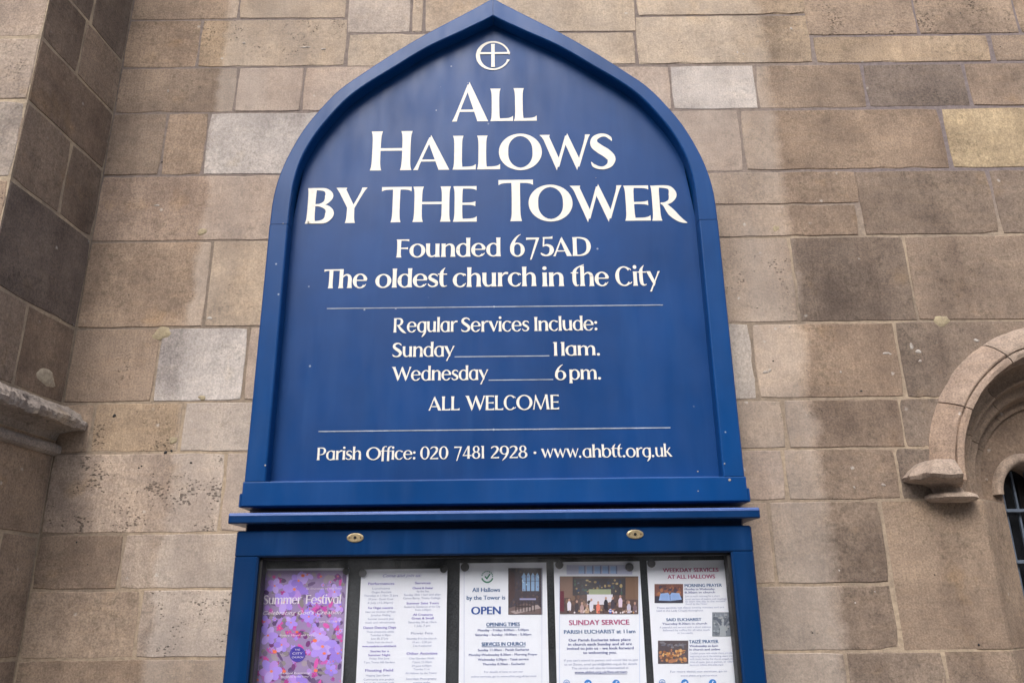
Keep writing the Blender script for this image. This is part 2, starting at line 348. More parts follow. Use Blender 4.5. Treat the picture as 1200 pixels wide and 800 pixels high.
# mortar sheet over the arch follows the arc
prev = None
for i in range(25):
    a = math.pi * i / 24; p = (ARC[0] - (ARC[2] - 0.004) * math.cos(a), ARC[1] + (ARC[2] - 0.004) * math.sin(a)); p = (min(max(p[0], HX0), HX1), p[1])
    if prev: m.poly([(prev[0], ym, prev[1]), (p[0], ym, p[1]), (p[0], ym, 4.6), (prev[0], ym, 4.6)])
    prev = p
mo = m.build('mortar', M['mortar'], wall)
for q in ((X0 + 0.01, HX0 - 0.01, 0, 4.6), (HX1 + 0.01, X1, 0, 4.6), (HX0 - 0.01, HX1 + 0.01, 2.32, 4.6), (HX0 - 0.01, HX1 + 0.01, 0, HZ0 - 0.16)):
    m = MB(); m.box(q[0], q[1], 0.03, 0.5, q[2], q[3]); m.build('rubble_core', M['mortar'], wall)

CX_ = -0.0475      # centre line of the sign
COR = -1.213       # inner corner where the buttress meets the wall
def rows(xref, lst):
    """(left joint, right joint, top, bottom, colour, pits[, arc[, gap]]) in photo pixels; 'c' corner, 's' behind the sign"""
    for r in lst:
        xl, xr, yt, yb, key, pit = r[:6]; arc = r[6] if len(r) > 6 else 0; gap = r[7] if len(r) > 7 else 0.0019
        zt = at(xref, yt).z if yt > -99 else 3.52; zb = at(xref, yb).z; ymid = (yt + yb) / 2 if yt > -99 else yb - 20
        cv = lambda x: COR if x == 'c' else CX_ if x == 's' else x[1] if isinstance(x, tuple) else at(x, ymid).x
        block(cv(xl), cv(xr), zb, zt, FW, wall, key, pit, gap, arc=arc)
W_ = lambda x: ('w', x)
rows(200, [
 ('c', 281, -100, 24, 'br', .3), (281, 407, -100, 24, 'tn', .2),
 ('c', 234, 24, 80, 'br', .5), (234, 407, 24, 80, 'tn', .9),
 ('c', 277, 80, 133, 'md', .5), (277, 355, 80, 133, 'pk', .3), (355, 's', 80, 133, 'pk', .7),
 ('c', 192, 133, 206, 'md', .3), (192, 241, 133, 206, 'br', .3), (241, 's', 133, 206, 'wh', .1),
 ('c', 's', 206, 283, 'pk', .5),
 ('c', 244, 283, 384, 'br', .5), (244, 's', 283, 384, 'tn', .6),
 ('c', 184, 384, 471, 'md', .7), (184, 288, 384, 471, 'wh', .1), (288, 's', 384, 471, 'pk', .3),
 ('c', 108, 471, 530, 'br', .3), (108, 213, 471, 530, 'tn', 1.0), (213, 's', 471, 530, 'pl', .5),
 ('c', 261, 530, 624.5, 'pl', 1.25), (261, 's', 530, 624.5, 'pk', .2),
 ('c', 142, 624.5, 690, 'br', .5), (142, 's', 624.5, 690, 'pl', .2),
 ('c', 162, 690, 771, 'br', .3), (162, 's', 690, 771, 'pl', 1.15),
])
rows(480, [(407, 482, -100, 39, 'pl', .3), (482, 497, -100, 39, 'tn', .9), (407, 's', 39, 78.5, 'tn', .3), (497, 's', -100, 39, 'tn', .4)])
rows(800, [('s', 745, -100, 37, 'tn', .3), ('s', 745, 37, 75.5, 'tn', .5), (745, 943, -100, 19, 'tn', .3), (745, 950, 19, 76, 'tn', .6, 0)])
rows(1000, [
 (943, 1073, -100, 42, 'br', 1.1, 0), (1073, 1191, -100, 42, 'br', 1.2), (1191, W_(2.05), -100, 42, 'br', .6),
 (953, 1161, 42, 75, 'tn', .2, 0, .0034), (1163, W_(2.2), 42, 75, 'br', .8, 0, .0034),
 ('s', 786, 75, 127, 'pk', .3), (786, 886, 75, 127, 'wh', .1), (886, 1013, 75, 127, 'br', .4), (1013, 1134, 75, 127, 'dk', .8, 0, .004), (1134, W_(2.1), 75, 127, 'md', .4, 0, .0034),
 ('s', 869, 127, 200, 'pk', .4), (869, 1108, 127, 200, 'br', .2, 0, .0045), (1108, W_(1.75), 127, 200, 'yl', .1, 0, .0045),
 ('s', 1006, 200, 239, 'br', .5), ('s', 1006, 239, 277, 'br', .7), (1006, 1166, 200, 277, 'gy', .3, 0, .0034), (1166, W_(1.9), 200, 277, 'gy', .3, 0, .0034),
 ('s', 931, 277, 377, 'br', 1.0), (931, 1067, 277, 377, 'gy', .5), (1067, W_(2.3), 277, 377, 'md', .3),
 ('s', 883, 377, 467, 'lb', .1), (883, 1055, 377, 467, 'br', .4, 0, .0035), (1055, W_(1.5), 377, 467, 'gy', .3, -1),
 ('s', 920, 467, 525, 'br', .5), (920, 1058, 467, 525, 'md', .6), 
 ('s', 920, 525, 586, 'pk', .3), (920, 1053, 525, 586, 'md', .4),
 ('s', 905, 586, 684, 'br', .2), (905, 1037, 586, 684, 'md', .2),
 ('s', 1051, 684, 763, 'md', .5, 0, .0035),
])
# blocks beside the window up to the springing, and the courses of the right flank
zs = [at(1000, y).z for y in (75, 127, 200, 277, 377, 467, 525, 586, 684, 763)]
block(at(1058, 500).x, 1.5, zs[6], zs[5], FW, wall, 'gy', .3, arc=-1); block(at(1053, 555).x, 1.5, zs[7], zs[6], FW, wall, 'gy', .2, arc=-1)
block(1.5, 2.35, zs[5], zs[4], FW, wall, 'md', .3, arc=1); block(1.5, 2.2, zs[6], zs[5], FW, wall, 'gy', .3, arc=1); block(1.5, 2.3, zs[7], zs[6], FW, wall, 'md', .3, arc=1)
# everything the photograph does not reach: plain courses on all sides, only as far as a step to the side could see
def fill(x0, x1, z0, z1, hs=0.22):
    n = max(1, round((z1 - z0) / hs))
    for i in range(n):
        x = x0
        while x < x1 - 0.01:
            nx = x + random.uniform(0.35, 0.7)
            if nx > x1 - 0.15: nx = x1
            block(x, nx, z0 + (z1 - z0) * i / n, z0 + (z1 - z0) * (i + 1) / n, FW, wall, random.choice(['br', 'md', 'tn', 'gy']), .4); x = nx
fill(COR, 3.2, 3.52, 4.18); fill(2.35, 3.2, zs[9], 3.52, .2)
for a, b, c_, d in ((2.05, 2.35, at(1000, 42).z, 3.52), (2.2, 2.35, zs[0], at(1000, 42).z), (2.1, 2.35, zs[1], zs[0]), (1.75, 2.35, zs[2], zs[1]), (1.9, 2.35, zs[3], zs[2]), (2.3, 2.35, zs[4], zs[3]), (2.2, 2.35, zs[6], zs[5]), (2.3, 2.35, zs[7], zs[6]), (1.965, 2.35, zs[8], zs[7]), (1.965, 2.35, zs[9], zs[8])):
    block(a, b, c_, d, FW, wall, 'md', .4)
zl = at(200, 771).z
fill(COR, CX_, 1.0, zl, .24); fill(CX_, 1.04, 1.0, zs[9], .24); fill(1.965, 3.2, 1.0, zs[9], .24); fill(COR, 3.2, 0.0, 0.75, .26); fill(COR, 1.04, .75, 1.0, .26); fill(1.965, 3.2, .75, 1.0, .26)

# repairs and lime splashes on the wall: low irregular domes
def blob(cx, cz, rx, rz, mat, name, parent, frame=FW, h=0.0016, n=18, key=None):
    m = MB(); a1, a2, a3 = (random.uniform(0, 6) for _ in range(3)); ph = [1 + .16 * math.sin(2 * math.pi * i / n * 2 + a1) + .10 * math.sin(2 * math.pi * i / n * 3 + a2) + .06 * math.sin(2 * math.pi * i / n * 7 + a3) + random.uniform(-.05, .05) for i in range(n)]
    rr = []
    for q, hh in ((1.0, 0.0002), (0.86, .0016 + h * .2), (0.5, .0022 + h * .35)):
        rr.append([frame(cx + rx * q * ph[i] * math.cos(2 * math.pi * i / n), cz + rz * q * ph[i] * math.sin(2 * math.pi * i / n), hh) for i in range(n)])
    m.grid(rr, close=True); m.poly(rr[-1]); return m.build(name, mat, parent, smooth=True)
for (px, py, a, b, mt) in ((190, 391, .028, .018, 'putty'), (237, 272, .013, .013, 'putty'), (909, 268, .011, .013, 'putty'), (1103, 376, .020, .020, 'putty'), (203, 516, .010, .012, 'putty'), (237, 466, .012, .007, 'putty')):
    p = at(px, py); blob(p.x, p.z, a, b, M[mt], 'repair_patch', wall)
for (px, py, a, b) in ((1068, 406, .008, .012), (1076, 412, .010, .009), (1038, 414, .013, .005), (1043, 415, .005, .004), (246, 373, .012, .006), (897, 436, .012, .006), (902, 434, .006, .006), (1035, 568, .007, .006), (1144, 399, .010, .007), (1078, 423, .007, .005), (184, 241, .010, .005), (197, 107, .005, .006), (358, 56, .022, .004), (379, 58, .010, .004), (286, 51, .008, .005), (1001, 571, .004, .005), (983, 668, .004, .004), (985, 436, .005, .004), (1002, 706, .003, .003), (1025, 693, .003, .003), (871, 64, .006, .004), (864, 62, .004, .008), (927, 34, .006, .007), (925, 383, .004, .004)):
    p = at(px, py); blob(p.x, p.z, a * .8, b * .8, M['lime'], 'lime_splash', wall, h=.0004, n=11)
for (px, py, r) in ((90, 635, .005), (103, 661, .0035), (188, 637, .0028), (906, 423, .005), (945, 434, .003), (1009, 458, .007), (1004, 461, .004), (190, 190, .005), (186, 709, .0035), (253, 655, .002), (134, 487, .009), (224, 542, .006), (163, 548, .005), (172, 571, .004), (194, 530, .008), (201, 528, .006), (180, 555, .004), (166, 546, .005), (1125, 16, .007), (1172, 55, .004), (952, 741, .004), (1095, 673, .003), (1147, 755, .005), (151, 346, .004), (226, 347, .004), (168, 37, .004)):
    p = at(px, py); blob(p.x, p.z, r * .6, r * .5, M['hole'] if r > 9 else M['gasket'], 'pit_hole', wall, h=-.0004, n=8)

# ------------------------------------------------------------------ buttress with its weathered ledge
BF = (-1.236, -0.345)    # front arris
butt = thing('stone_buttress', 'dark stone buttress projecting at the left with a chipped ledge', 'buttress', (-1.5, -0.17, 0))
dv = Vector((BF[0] - COR, BF[1], 0)); bl = dv.length; dv.normalize(); nv_ = Vector((-dv.y, dv.x, 0)); nv_ = nv_ if nv_.x > 0 else -nv_
def FS(u, v, n):    # side face: u runs from the corner (0) to the arris (bl)
    p = Vector((COR, 0, 0)) + dv * u + nv_ * n; return (p.x, p.y, v)
FF = lambda u, v, n: (u, BF[1] - n, v)      # front face
m = MB(); i_ = 0.0001
pA = FS(-0.02, 0, -i_); pB = FS(bl - i_, 0, -i_)
quads = [((pA[0], 0.02), (pB[0], BF[1] + i_)), ((pB[0], BF[1] + i_), (-2.4, BF[1] + i_)), ]
for a, b in quads: m.poly([(a[0], a[1], 0), (b[0], b[1], 0), (b[0], b[1], 4.4), (a[0], a[1], 4.4)])
m.build('mortar', M['mortar_light'], butt)
hz = [4.35, 4.13, 3.92, 3.705, 3.47, None, None, None, None]
def zc(px, py): return at(px, py).z
bz = [4.30, 4.05, 3.80, 3.56, zc(146, 74), zc(133, 134), zc(117, 200), zc(105, 281), zc(88.5, 386), 2.115, 2.02, zc(46, 627), zc(22, 771), 1.24, 1.0, .75, .5, .25, 0.0]
sj = {3: [.5], 4: [.45], 5: [], 6: [.55], 7: [], 8: [.42], 9: [], 11: [.6], 12: [.35], 13: [.6], 14: [.4], 15: [.5], 16: [.6], 17: [.4]}
# vertical joints on the side as fraction from the arris
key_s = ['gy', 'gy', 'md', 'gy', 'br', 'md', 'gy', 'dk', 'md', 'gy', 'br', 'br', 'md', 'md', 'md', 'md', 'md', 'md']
for i in range(len(bz) - 1):
    zt, zb = bz[i], bz[i + 1]
    if i == 9: zt_, zb_ = zt, zb
    js = [0.0] + [bl * (1 - q) for q in sj.get(i, [])] + [bl]
    alt = i % 2
    for a, b in zip(js[:-1], js[1:]):
        last = abs(b - bl) < 1e-6
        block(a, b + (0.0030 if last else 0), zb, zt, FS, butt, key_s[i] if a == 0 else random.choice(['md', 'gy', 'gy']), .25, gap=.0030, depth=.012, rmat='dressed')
    js = [-2.4, -1.95 + .2 * alt, -1.5 + .08 * alt, BF[0]]
    for a, b in zip(js[:-1], js[1:]):
        last = b == BF[0]
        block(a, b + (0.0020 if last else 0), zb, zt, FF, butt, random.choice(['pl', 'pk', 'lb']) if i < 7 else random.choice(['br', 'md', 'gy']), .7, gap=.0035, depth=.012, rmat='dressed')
p = at(54, 441, -0.1); 
blob(0.085, zc(77, 444) - .020, .045, .020, M['putty_pale'], 'repair_patch', butt, FS, h=.0012, n=22)
# ledge: profile (out from the face, height), swept along the side and round the front
prof = [(-.01, .052), (.001, .047), (.018, .042), (.036, .034), (.054, .023), (.070, .009), (.079, 0.0), (.081, -.008), (.077, -.020), (.068, -.023), (.054, -.021), (.034, -.023), (.008, -.028), (-.002, -.050),
        (.002, -.056), (.012, -.058), (.019, -.064), (.021, -.072), (.018, -.081), (.010, -.086), (.002, -.087), (-.01, -.092)]
ZL = at(107, 496, 0).z
m = MB(); rowsL = []
def edge_n(t, j, amt):
    from mathutils import noise as nz
    return amt * (nz.noise(Vector((t * 14, j * .7, 3.1))) + .6 * nz.noise(Vector((t * 45, j * 1.1, 8.1))) + .5 * nz.noise(Vector((t * 110, j * 1.7, 4.4))))
from mathutils import noise as nz
ns = 90
for i in range(ns + 1):
    u = bl * i / ns; row = []
    for j, (o_, h_) in enumerate(prof):
        rough = .0055 if 1 <= j <= 9 else .0015
        e = edge_n(u, j, rough); chip = 0
        if 5 <= j <= 9 and .20 < u < .245: chip = -.014 * math.sin((u - .20) / .045 * math.pi)
        # mitre round the arris
        uu = u + (o_ * (i / ns) if i > ns - 3 else 0)
        row.append(FS(uu, ZL + h_ + e * .6, o_ + e + chip))
    rowsL.append(row)
m.grid(rowsL); m.poly(rowsL[0]); lo = m.build('ledge', M['dressed'], butt, smooth=False); lo.color = (.42, .375, .34, 1.0)
m = MB(); rowsL = []
for i in range(60):
    x = BF[0] + 0.0 - (2.4 + BF[0]) * i / 59; row = []
    for j, (o_, h_) in enumerate(prof):
        e = edge_n(x, j, .006 if 1 <= j <= 9 else .0015)
        xx = x + (o_ if i == 0 else 0); row.append((xx, BF[1] - o_ - e, ZL + h_ + e * .6))
    rowsL.append(row)
m.grid(rowsL); lo = m.build('ledge', M['dressed'], butt); lo.color = (.36, .32, .29, 1.0)

# ------------------------------------------------------------------ arched window at the right
win = thing('arched_window', 'stone arched church window with hood mould and dark leaded panes at the right edge', 'window', (1.5, 0.05, 0.9))
CXW, CZW = ARC[0], ARC[1]
def sweep(profile, a0, a1, n, name, key, drop0=0.0, drop1=0.0, rough=0.0, smooth=True, pit=.3, mat='dressed', gap=.0):
    """profile [(r, y)], swept over angles a0..a1 (degrees from +x, the arch's centre); drop = straight part below the springing"""
    m = MB(); R = []
    def ring(a, dz=0.0):
        c_, s_ = math.cos(R_(a)), math.sin(R_(a)); out = []
        for j, (r, y) in enumerate(profile):
            e = nz.noise(Vector((a * .13, j * .9, 1.7))) * rough + nz.noise(Vector((a * .7, j * .5, 6.7))) * rough * .8
            if name == 'hood_stone' and r > .35: e -= (r - .35) * .19 * (1 - s_ * s_)
            out.append((CXW + (r + e) * c_, y - e, CZW + (r + e) * s_ + dz))
        return out
    if drop0: R.append(ring(a0, -drop0))
    for i in range(n + 1): R.append(ring(a0 + (a1 - a0) * i / n))
    if drop1: R.append(ring(a1, -drop1))
    m.grid(R); m.poly(R[0]); m.poly(R[-1]); o = m.build(name, M[mat], win, smooth=smooth)
    colour(o, key, pit); 
    if smooth:
        md = o.modifiers.new('es', 'EDGE_SPLIT'); md.split_angle = R_(38)
    return o
HOOD = [(.40, .03), (.434, .008), (.433, -.006), (.428, -.018), (.412, -.036), (.394, -.049), (.380, -.055), (.376, -.054), (.3745, -.047), (.373, -.047), (.371, -.056), (.364, -.060), (.354, -.058), (.350, -.050), (.3495, -.030), (.342, -.014), (.338, .003), (.338, .03)]
cuts = [0, 31, 61, 90, 119, 149, 180]
for i_h, (a, b) in enumerate(zip(cuts[:-1], cuts[1:])):
    sweep(HOOD, a + .25, b - .25, 14, 'hood_stone', 'pk' if i_h % 3 else 'pl', rough=.0022)
ORD = [(.392, .05), (.390, .0), (.338, .0), (.333, .006), (.330, .020), (.318, .030), (.306, .032), (.299, .028), (.294, .030), (.291, .046), (.286, .056), (.272, .060), (.263, .058), (.259, .062), (.257, .082), (.248, .094), (.236, .092), (.229, .094), (.226, .108), (.224, .15)]
cuts = [0, 26, 52, 78, 102, 128, 154, 180]
for i, (a, b) in enumerate(zip(cuts[:-1], cuts[1:])):
    sweep(ORD, a + (0 if i == 0 else .2), b - (0 if i == 6 else .2), 9, 'arch_stone', 'br' if i % 2 else 'md', drop0=.038 if i == 0 else 0, drop1=.038 if i == 6 else 0, rough=.0006)
# bedding mortar behind the jamb blocks
for sd_ in (-1, 1):
    m = MB(); pj = [(1.02, .05), (1.02, .0022), (1.205, .0022), (1.2145, .0062), (1.325, .1005), (1.3268, .104), (1.3268, .238)]
    if sd_ > 0: pj = [(2 * CXW - x, y) for x, y in pj]
    m.grid([[(x, y, z) for x, y in pj] for z in (.9, 1.84)]); m.build('mortar', M['mortar'], win)
# jamb blocks with splayed reveal
def jamb(side, z0, z1, xo, key):
    m = MB(); g_ = .0026
    pr_ = [(xo + g_, .06), (xo + g_, .003), (xo + .006, 0.0), (1.205, 0.0), (1.214, .004), (1.325, .098), (1.329, .104), (1.329, .24)]
    if side > 0: pr_ = [(2 * CXW - x, y) for x, y in pr_]
    ra = [(x, y, z0 + g_ * 1.1) for x, y in pr_]; rb = [(x, y, z1 - g_ * 1.1) for x, y in pr_]
    m.grid([ra, rb]); m.poly(ra); m.poly(rb); o = m.build('jamb_stone', M['dressed'], win); colour(o, key, .35)
xj = at(1044, 675).x
for s_ in (-1, 1):
    jamb(s_, zs[9], zs[7] - .001, xj, 'br'); jamb(s_, 1.20, zs[9], 1.04, 'md'); jamb(s_, .9, 1.20, 1.04, 'br')
m = MB(); m.box(1.04, 1.96, -.03, .25, .75, .9, .006); o = m.build('sill', M['dressed'], win); colour(o, 'pk')
# tracery: plate with two arched lights, the spandrel eye sunk
def tracery(y0, y1, inset, name, key, top):
    m = MB(); n = 16
    for sgn in (-1, 1):
        lc = CXW + sgn * .0975; lr = .0735 - inset; zspring = 1.862
        # front: strips between the light's arch and the bounding arch
        inner = [(lc + lr * math.cos(math.pi * i / n), zspring + lr * 1.0 * math.sin(math.pi * i / n) * (1.0 + .12 * math.sin(math.pi * i / n))) for i in range(n + 1)]
        outer = []
        for x, z in inner:
            dx = x - CXW; outer.append((x, CZW + math.sqrt(max(.0001, .262 ** 2 - dx * dx))))
        for i in range(n):
            a, b, c_, d = inner[i], inner[i + 1], outer[i + 1], outer[i]
            m.poly([(a[0], y0, a[1]), (b[0], y0, b[1]), (c_[0], y0, c_[1]), (d[0], y0, d[1])])
            m.poly([(a[0], y0, a[1]), (b[0], y0, b[1]), (b[0], y1, b[1]), (a[0], y1, a[1])])
        for xa, xb in ((lc + sgn * lr, CXW + sgn * .2618), (lc - sgn * lr, CXW)):
            m.poly([(xa, y0, .9), (xb, y0, .9), (xb, y0, zspring), (xa, y0, zspring)])
            m.poly([(xb, y0, zspring), (xa, y0, zspring), (xa, y0, CZW + math.sqrt(.262 ** 2 - min(.262 ** 2 - .0001, (xa - CXW) ** 2))), (xb, y0, CZW + math.sqrt(max(.0001, .262 ** 2 - (xb - CXW) ** 2)))])
            m.poly([(xa, y0, .9), (xa, y0, zspring), (xa, y1, zspring), (xa, y1, .9)])
    o = m.build(name, M['dressed'], win); colour(o, key, .2); return o
tracery(.104, .21, 0.0, 'tracery', 'md', 0)
# raised rim round each light
for sgn in (-1, 1):
    lc = CXW + sgn * .0975; m = MB(); R = []
    for i in range(21):
        a = math.pi * i / 20; c_, s_ = math.cos(a), math.sin(a) * (1.0 + .12 * math.sin(a))
        R.append([(lc + r * c_, y, 1.862 + r * s_) for r, y in ((.0725, .16), (.0730, .100), (.080, .086), (.090, .084), (.098, .092), (.102, .106))])
    m.grid(R); o = m.build('light_rim', M['dressed'], win, smooth=True); colour(o, 'pl' if sgn < 0 else 'tn', .2)
m = MB(); quad_xz(m, CXW - .18, CXW + .18, .9, 2.02, .19); m.build('glass_pane', M['dark_glass'], win)
for py in (598, 658, 720, 782):
    z = at(1192, py, .15).z; m = MB(); m.box(CXW - .172, CXW + .172, .145, .157, z - .0045, z + .0045, .001); m.build('window_bar', M['iron'], win)
for z in (1.32, 1.18, 1.04):
    m = MB(); m.box(CXW - .172, CXW + .172, .145, .157, z - .0045, z + .0045, .001); m.build('window_bar', M['iron'], win)
for x in (-.135, -.10, -.06, .06, .10, .135):
    m = MB(); m.box(CXW + x - .003, CXW + x + .003, .160, .168, .9, 1.935, .001); m.build('window_bar', M['iron'], win)
m = MB(); m.box(1.28, 1.72, .26, .32, .85, 2.2); m.build('backing', M['felt'], win)
# label stops: weathered carved block under each end of the hood
def stop(sgn):
    # loft of horizontal sections (z, x0, x1, y front, bulge), measured on the left stop
    sec = [(1.905, 1.055, 1.150, -.050), (1.932, 1.045, 1.150, -.066)]
    L = [(1.831, 1.078, 1.166, -.026), (1.8335, 1.070, 1.180, -.050), (1.840, 1.062, 1.186, -.058), (1.848, 1.063, 1.185, -.056), (1.8535, 1.074, 1.172, -.044),
         (1.8565, 1.086, 1.160, -.026), (1.868, 1.080, 1.158, -.024), (1.874, 1.066, 1.156, -.036), (1.879, 1.030, 1.152, -.070), (1.884, 1.013, 1.150, -.090), (1.892, 1.010, 1.149, -.096), (1.8965, 1.012, 1.146, -.093),
         (1.912, 1.028, 1.142, -.084), (1.930, 1.052, 1.136, -.072), (1.934, 1.064, 1.126, -.062), (1.9345, 1.08, 1.11, -.045)]
    m = MB(); R = []; n = 40
    for j, (z, a, b, y) in enumerate(L):
        row = []
        for i in range(n + 1):
            t = i / n; 
            # half-octagon-ish outline from wall round the front and back
            ang = math.pi * (1 - t); cx = (a + b) / 2; hw = (b - a) / 2
            OCT = ((-1, 0), (-1, .5), (-.58, 1), (.58, 1), (1, .5), (1, 0)); q5 = min(t * 5, 4.9999); iq = int(q5); fq = q5 - iq; ex = OCT[iq][0] + (OCT[iq + 1][0] - OCT[iq][0]) * fq; ey = OCT[iq][1] + (OCT[iq + 1][1] - OCT[iq][1]) * fq
            e = nz.noise(Vector((t * 9, z * 90, 2.2))) * .0035 + nz.noise(Vector((t * 25, z * 30, 5.2))) * .0022
            if 8 <= j <= 10: e -= .008 * max(0, nz.noise(Vector((t * 14, 1.3, 9.9))))
            x = cx + (hw + e) * ex; yy = .006 + (y + .0 - .006 + e * -1) * ey
            zz = z + (nz.noise(Vector((t * 12, 7.7, .4))) * .005 if 7 <= j <= 10 else 0)
            row.append((x if sgn < 0 else 2 * CXW - x, yy, zz))
        R.append(row)
    m.grid(R); m.poly(R[0]); m.poly(R[-1]); o = m.build('label_stop', M['dressed'], win, smooth=False); colour(o, 'pl', .4)
stop(-1); stop(1)
# ------------------------------------------------------------------ church sign (arched board)
YF, YP = -0.090, -0.050          # front of the frame, face of the panel
sign = thing('church_sign', 'blue pointed-arch wooden church board with cream lettering above the glazed case', 'sign', (CX_, 0, 1.83))
OUT = [(0, 3.368), (.012, 3.364), (.030, 3.351), (.10, 3.306), (.2075, 3.238), (.303, 3.169), (.3915, 3.099), (.4555, 3.044), (.5055, 2.981), (.5505, 2.911), (.584, 2.837), (.6055, 2.773), (.6185, 2.708), (.6235, 2.64), (.6245, 2.55)]
INN = [(0, 3.302), (.006, 3.299), (.030, 3.284), (.10, 3.244), (.20, 3.188), (.30, 3.116), (.375, 3.060), (.43, 3.010), (.48, 2.945), (.521, 2.878), (.550, 2.808), (.5655, 2.735), (.5705, 2.66), (.5712, 2.60), (.5712, 2.55)]
def cr(pts, sub=4):
    o = []
    P = [pts[0]] + list(pts) + [pts[-1]]
    for i in range(1, len(P) - 2):
        for k_ in range(sub):
            t = k_ / sub; a, b, c_, d = P[i - 1], P[i], P[i + 1], P[i + 2]
            o.append(tuple(.5 * ((2 * b[q]) + (c_[q] - a[q]) * t + (2 * a[q] - 5 * b[q] + 4 * c_[q] - d[q]) * t * t + (3 * b[q] - a[q] - 3 * c_[q] + d[q]) * t ** 3) for q in range(len(a))))
    o.append(tuple(pts[-1])); return o
OC, IC = cr(OUT), cr(INN)
ZJ = 2.600                       # where stiles meet the arched pieces
def frame_piece(side, outer, inner, name='frame_arch'):
    m = MB(); R = []
    for (ox, oz), (ix, iz) in zip(outer, inner):
        dx, dz = ox - ix, oz - iz; L = math.hypot(dx, dz); dx /= L; dz /= L; b = .0045
        prof_ = [(ox, oz, 0.0), (ox, oz, YF + b), (ox - dx * b * .4, oz - dz * b * .4, YF + b * .3), (ox - dx * b, oz - dz * b, YF), (ix + dx * b, iz + dz * b, YF), (ix + dx * b * .4, iz + dz * b * .4, YF + b * .3), (ix, iz, YF + b), (ix, iz, YP + .001), (ix, iz, -.01)]
        R.append([(CX_ + side * x, y, z) for x, z, y in prof_])
    m.grid(R); m.poly(R[0]); m.poly(R[-1]); return m.build(name, M['frame_paint'], sign)
# arches from the apex down to the joint
def upto(c_, z): return [p for p in c_ if p[1] > z]
n_ = min(len(OC), len(IC))
for s_ in (-1, 1):
    oo = [p for p, q in zip(OC, IC)]; ii = [q for p, q in zip(OC, IC)]
    oo = [(max(x, .0004), z) for x, z in oo]; ii = [(max(x, .0004), z) for x, z in ii]
    kk = [i for i in range(len(oo)) if oo[i][1] > 2.612 and ii[i][1] > 2.612]
    frame_piece(s_, [oo[i] for i in kk] + [(.6238, 2.6036)], [ii[i] for i in kk] + [(.5710, 2.6036)])
    for z0, z1, nm in ((1.892, 2.6022, 'frame_stile'),):
        frame_piece(s_, [(.6245, z1), (.6248, z0)], [(.5712, z1), (.5712, z0)], nm)
# bottom rail, a little proud of the stiles with clipped lower corners
m = MB(); zb, zt = 1.8285, 1.8915; yq = YF - .006
def rail(m, hw, z0, z1, y, b):
    pr_ = [(z0, -.005), (z0, y + b * 1.6), (z0 + b, y + b * .3), (z0 + b * 1.5, y), (z1 - b, y), (z1 - b * .3, y + b * .4), (z1, y + b), (z1, YP + .001), (z1, -.01)]
    R = [[(CX_ + s * hw, yy, zz) for zz, yy in pr_] for s in (-1, 1)]; m.grid(R); m.poly(R[0]); m.poly(R[1])
rail(m, .6262, zb, zt, YF - .0008, .003); rr_ = m.build('bottom_rail', M['frame_paint'], sign)
for s_ in (-1, 1):
    m = MB(); m.box(CX_ + s_ * .630 - .0035, CX_ + s_ * .630 + .0035, YF + .001, 0, zb + .0005, zb + .034, .002); m.build('rail_ear', M['frame_paint'], sign)
m = MB(); m.box(CX_ - .571, CX_ + .571, YP - .010, YP + .0005, 1.8912, 1.8965, .0018); m.build('bead', M['edge_sheen'], sign)
# the board: flat sheet following the inner arch, made of three vertical planks very slightly off one another
def half_in(x):     # top of the opening at offset x from the centre line
    x = abs(x)
    for (a, za), (b, zb_) in zip(IC[:-1], IC[1:]):
        if a <= x <= b and b > a: return za + (zb_ - za) * (x - a) / (b - a)
    return 2.6
m = MB(); N_ = 48; top = []; 
xs = [-.574 + 1.148 * i / N_ for i in range(N_ + 1)]
for a, b in zip(xs[:-1], xs[1:]):
    m.poly([(CX_ + a, YP, 1.886), (CX_ + b, YP, 1.886), (CX_ + b, YP, half_in(b) + .012), (CX_ + a, YP, half_in(a) + .012)])
for a, b in zip(xs[:-1], xs[1:]): m.poly([(CX_ + a, -.012, 1.886), (CX_ + b, -.012, 1.886), (CX_ + b, -.012, half_in(b) + .02), (CX_ + a, -.012, half_in(a) + .02)])
m.build('board_panel', M['panel_paint'], sign)
for (px, py, r) in ((311, 545, .0022), (855, 562, .0034), (822, 549, .0018), (849, 543, .002), (818, 575, .0016), (332, 262, .0015), (700, 200, .0012)):
    p = at(px, py, YF - .001); on = p.x > CX_ + .57 or p.x < CX_ - .57 or p.z < 1.89; m = MB()
    m.poly([(p.x + r * math.cos(i) * random.uniform(.7, 1.3), (YF - .0022) if on else YP - .0006, p.z + r * math.sin(i)) for i in (0, 1, 2, 3, 4, 5)])
    m.build('paint_chip', M['lime'], sign)
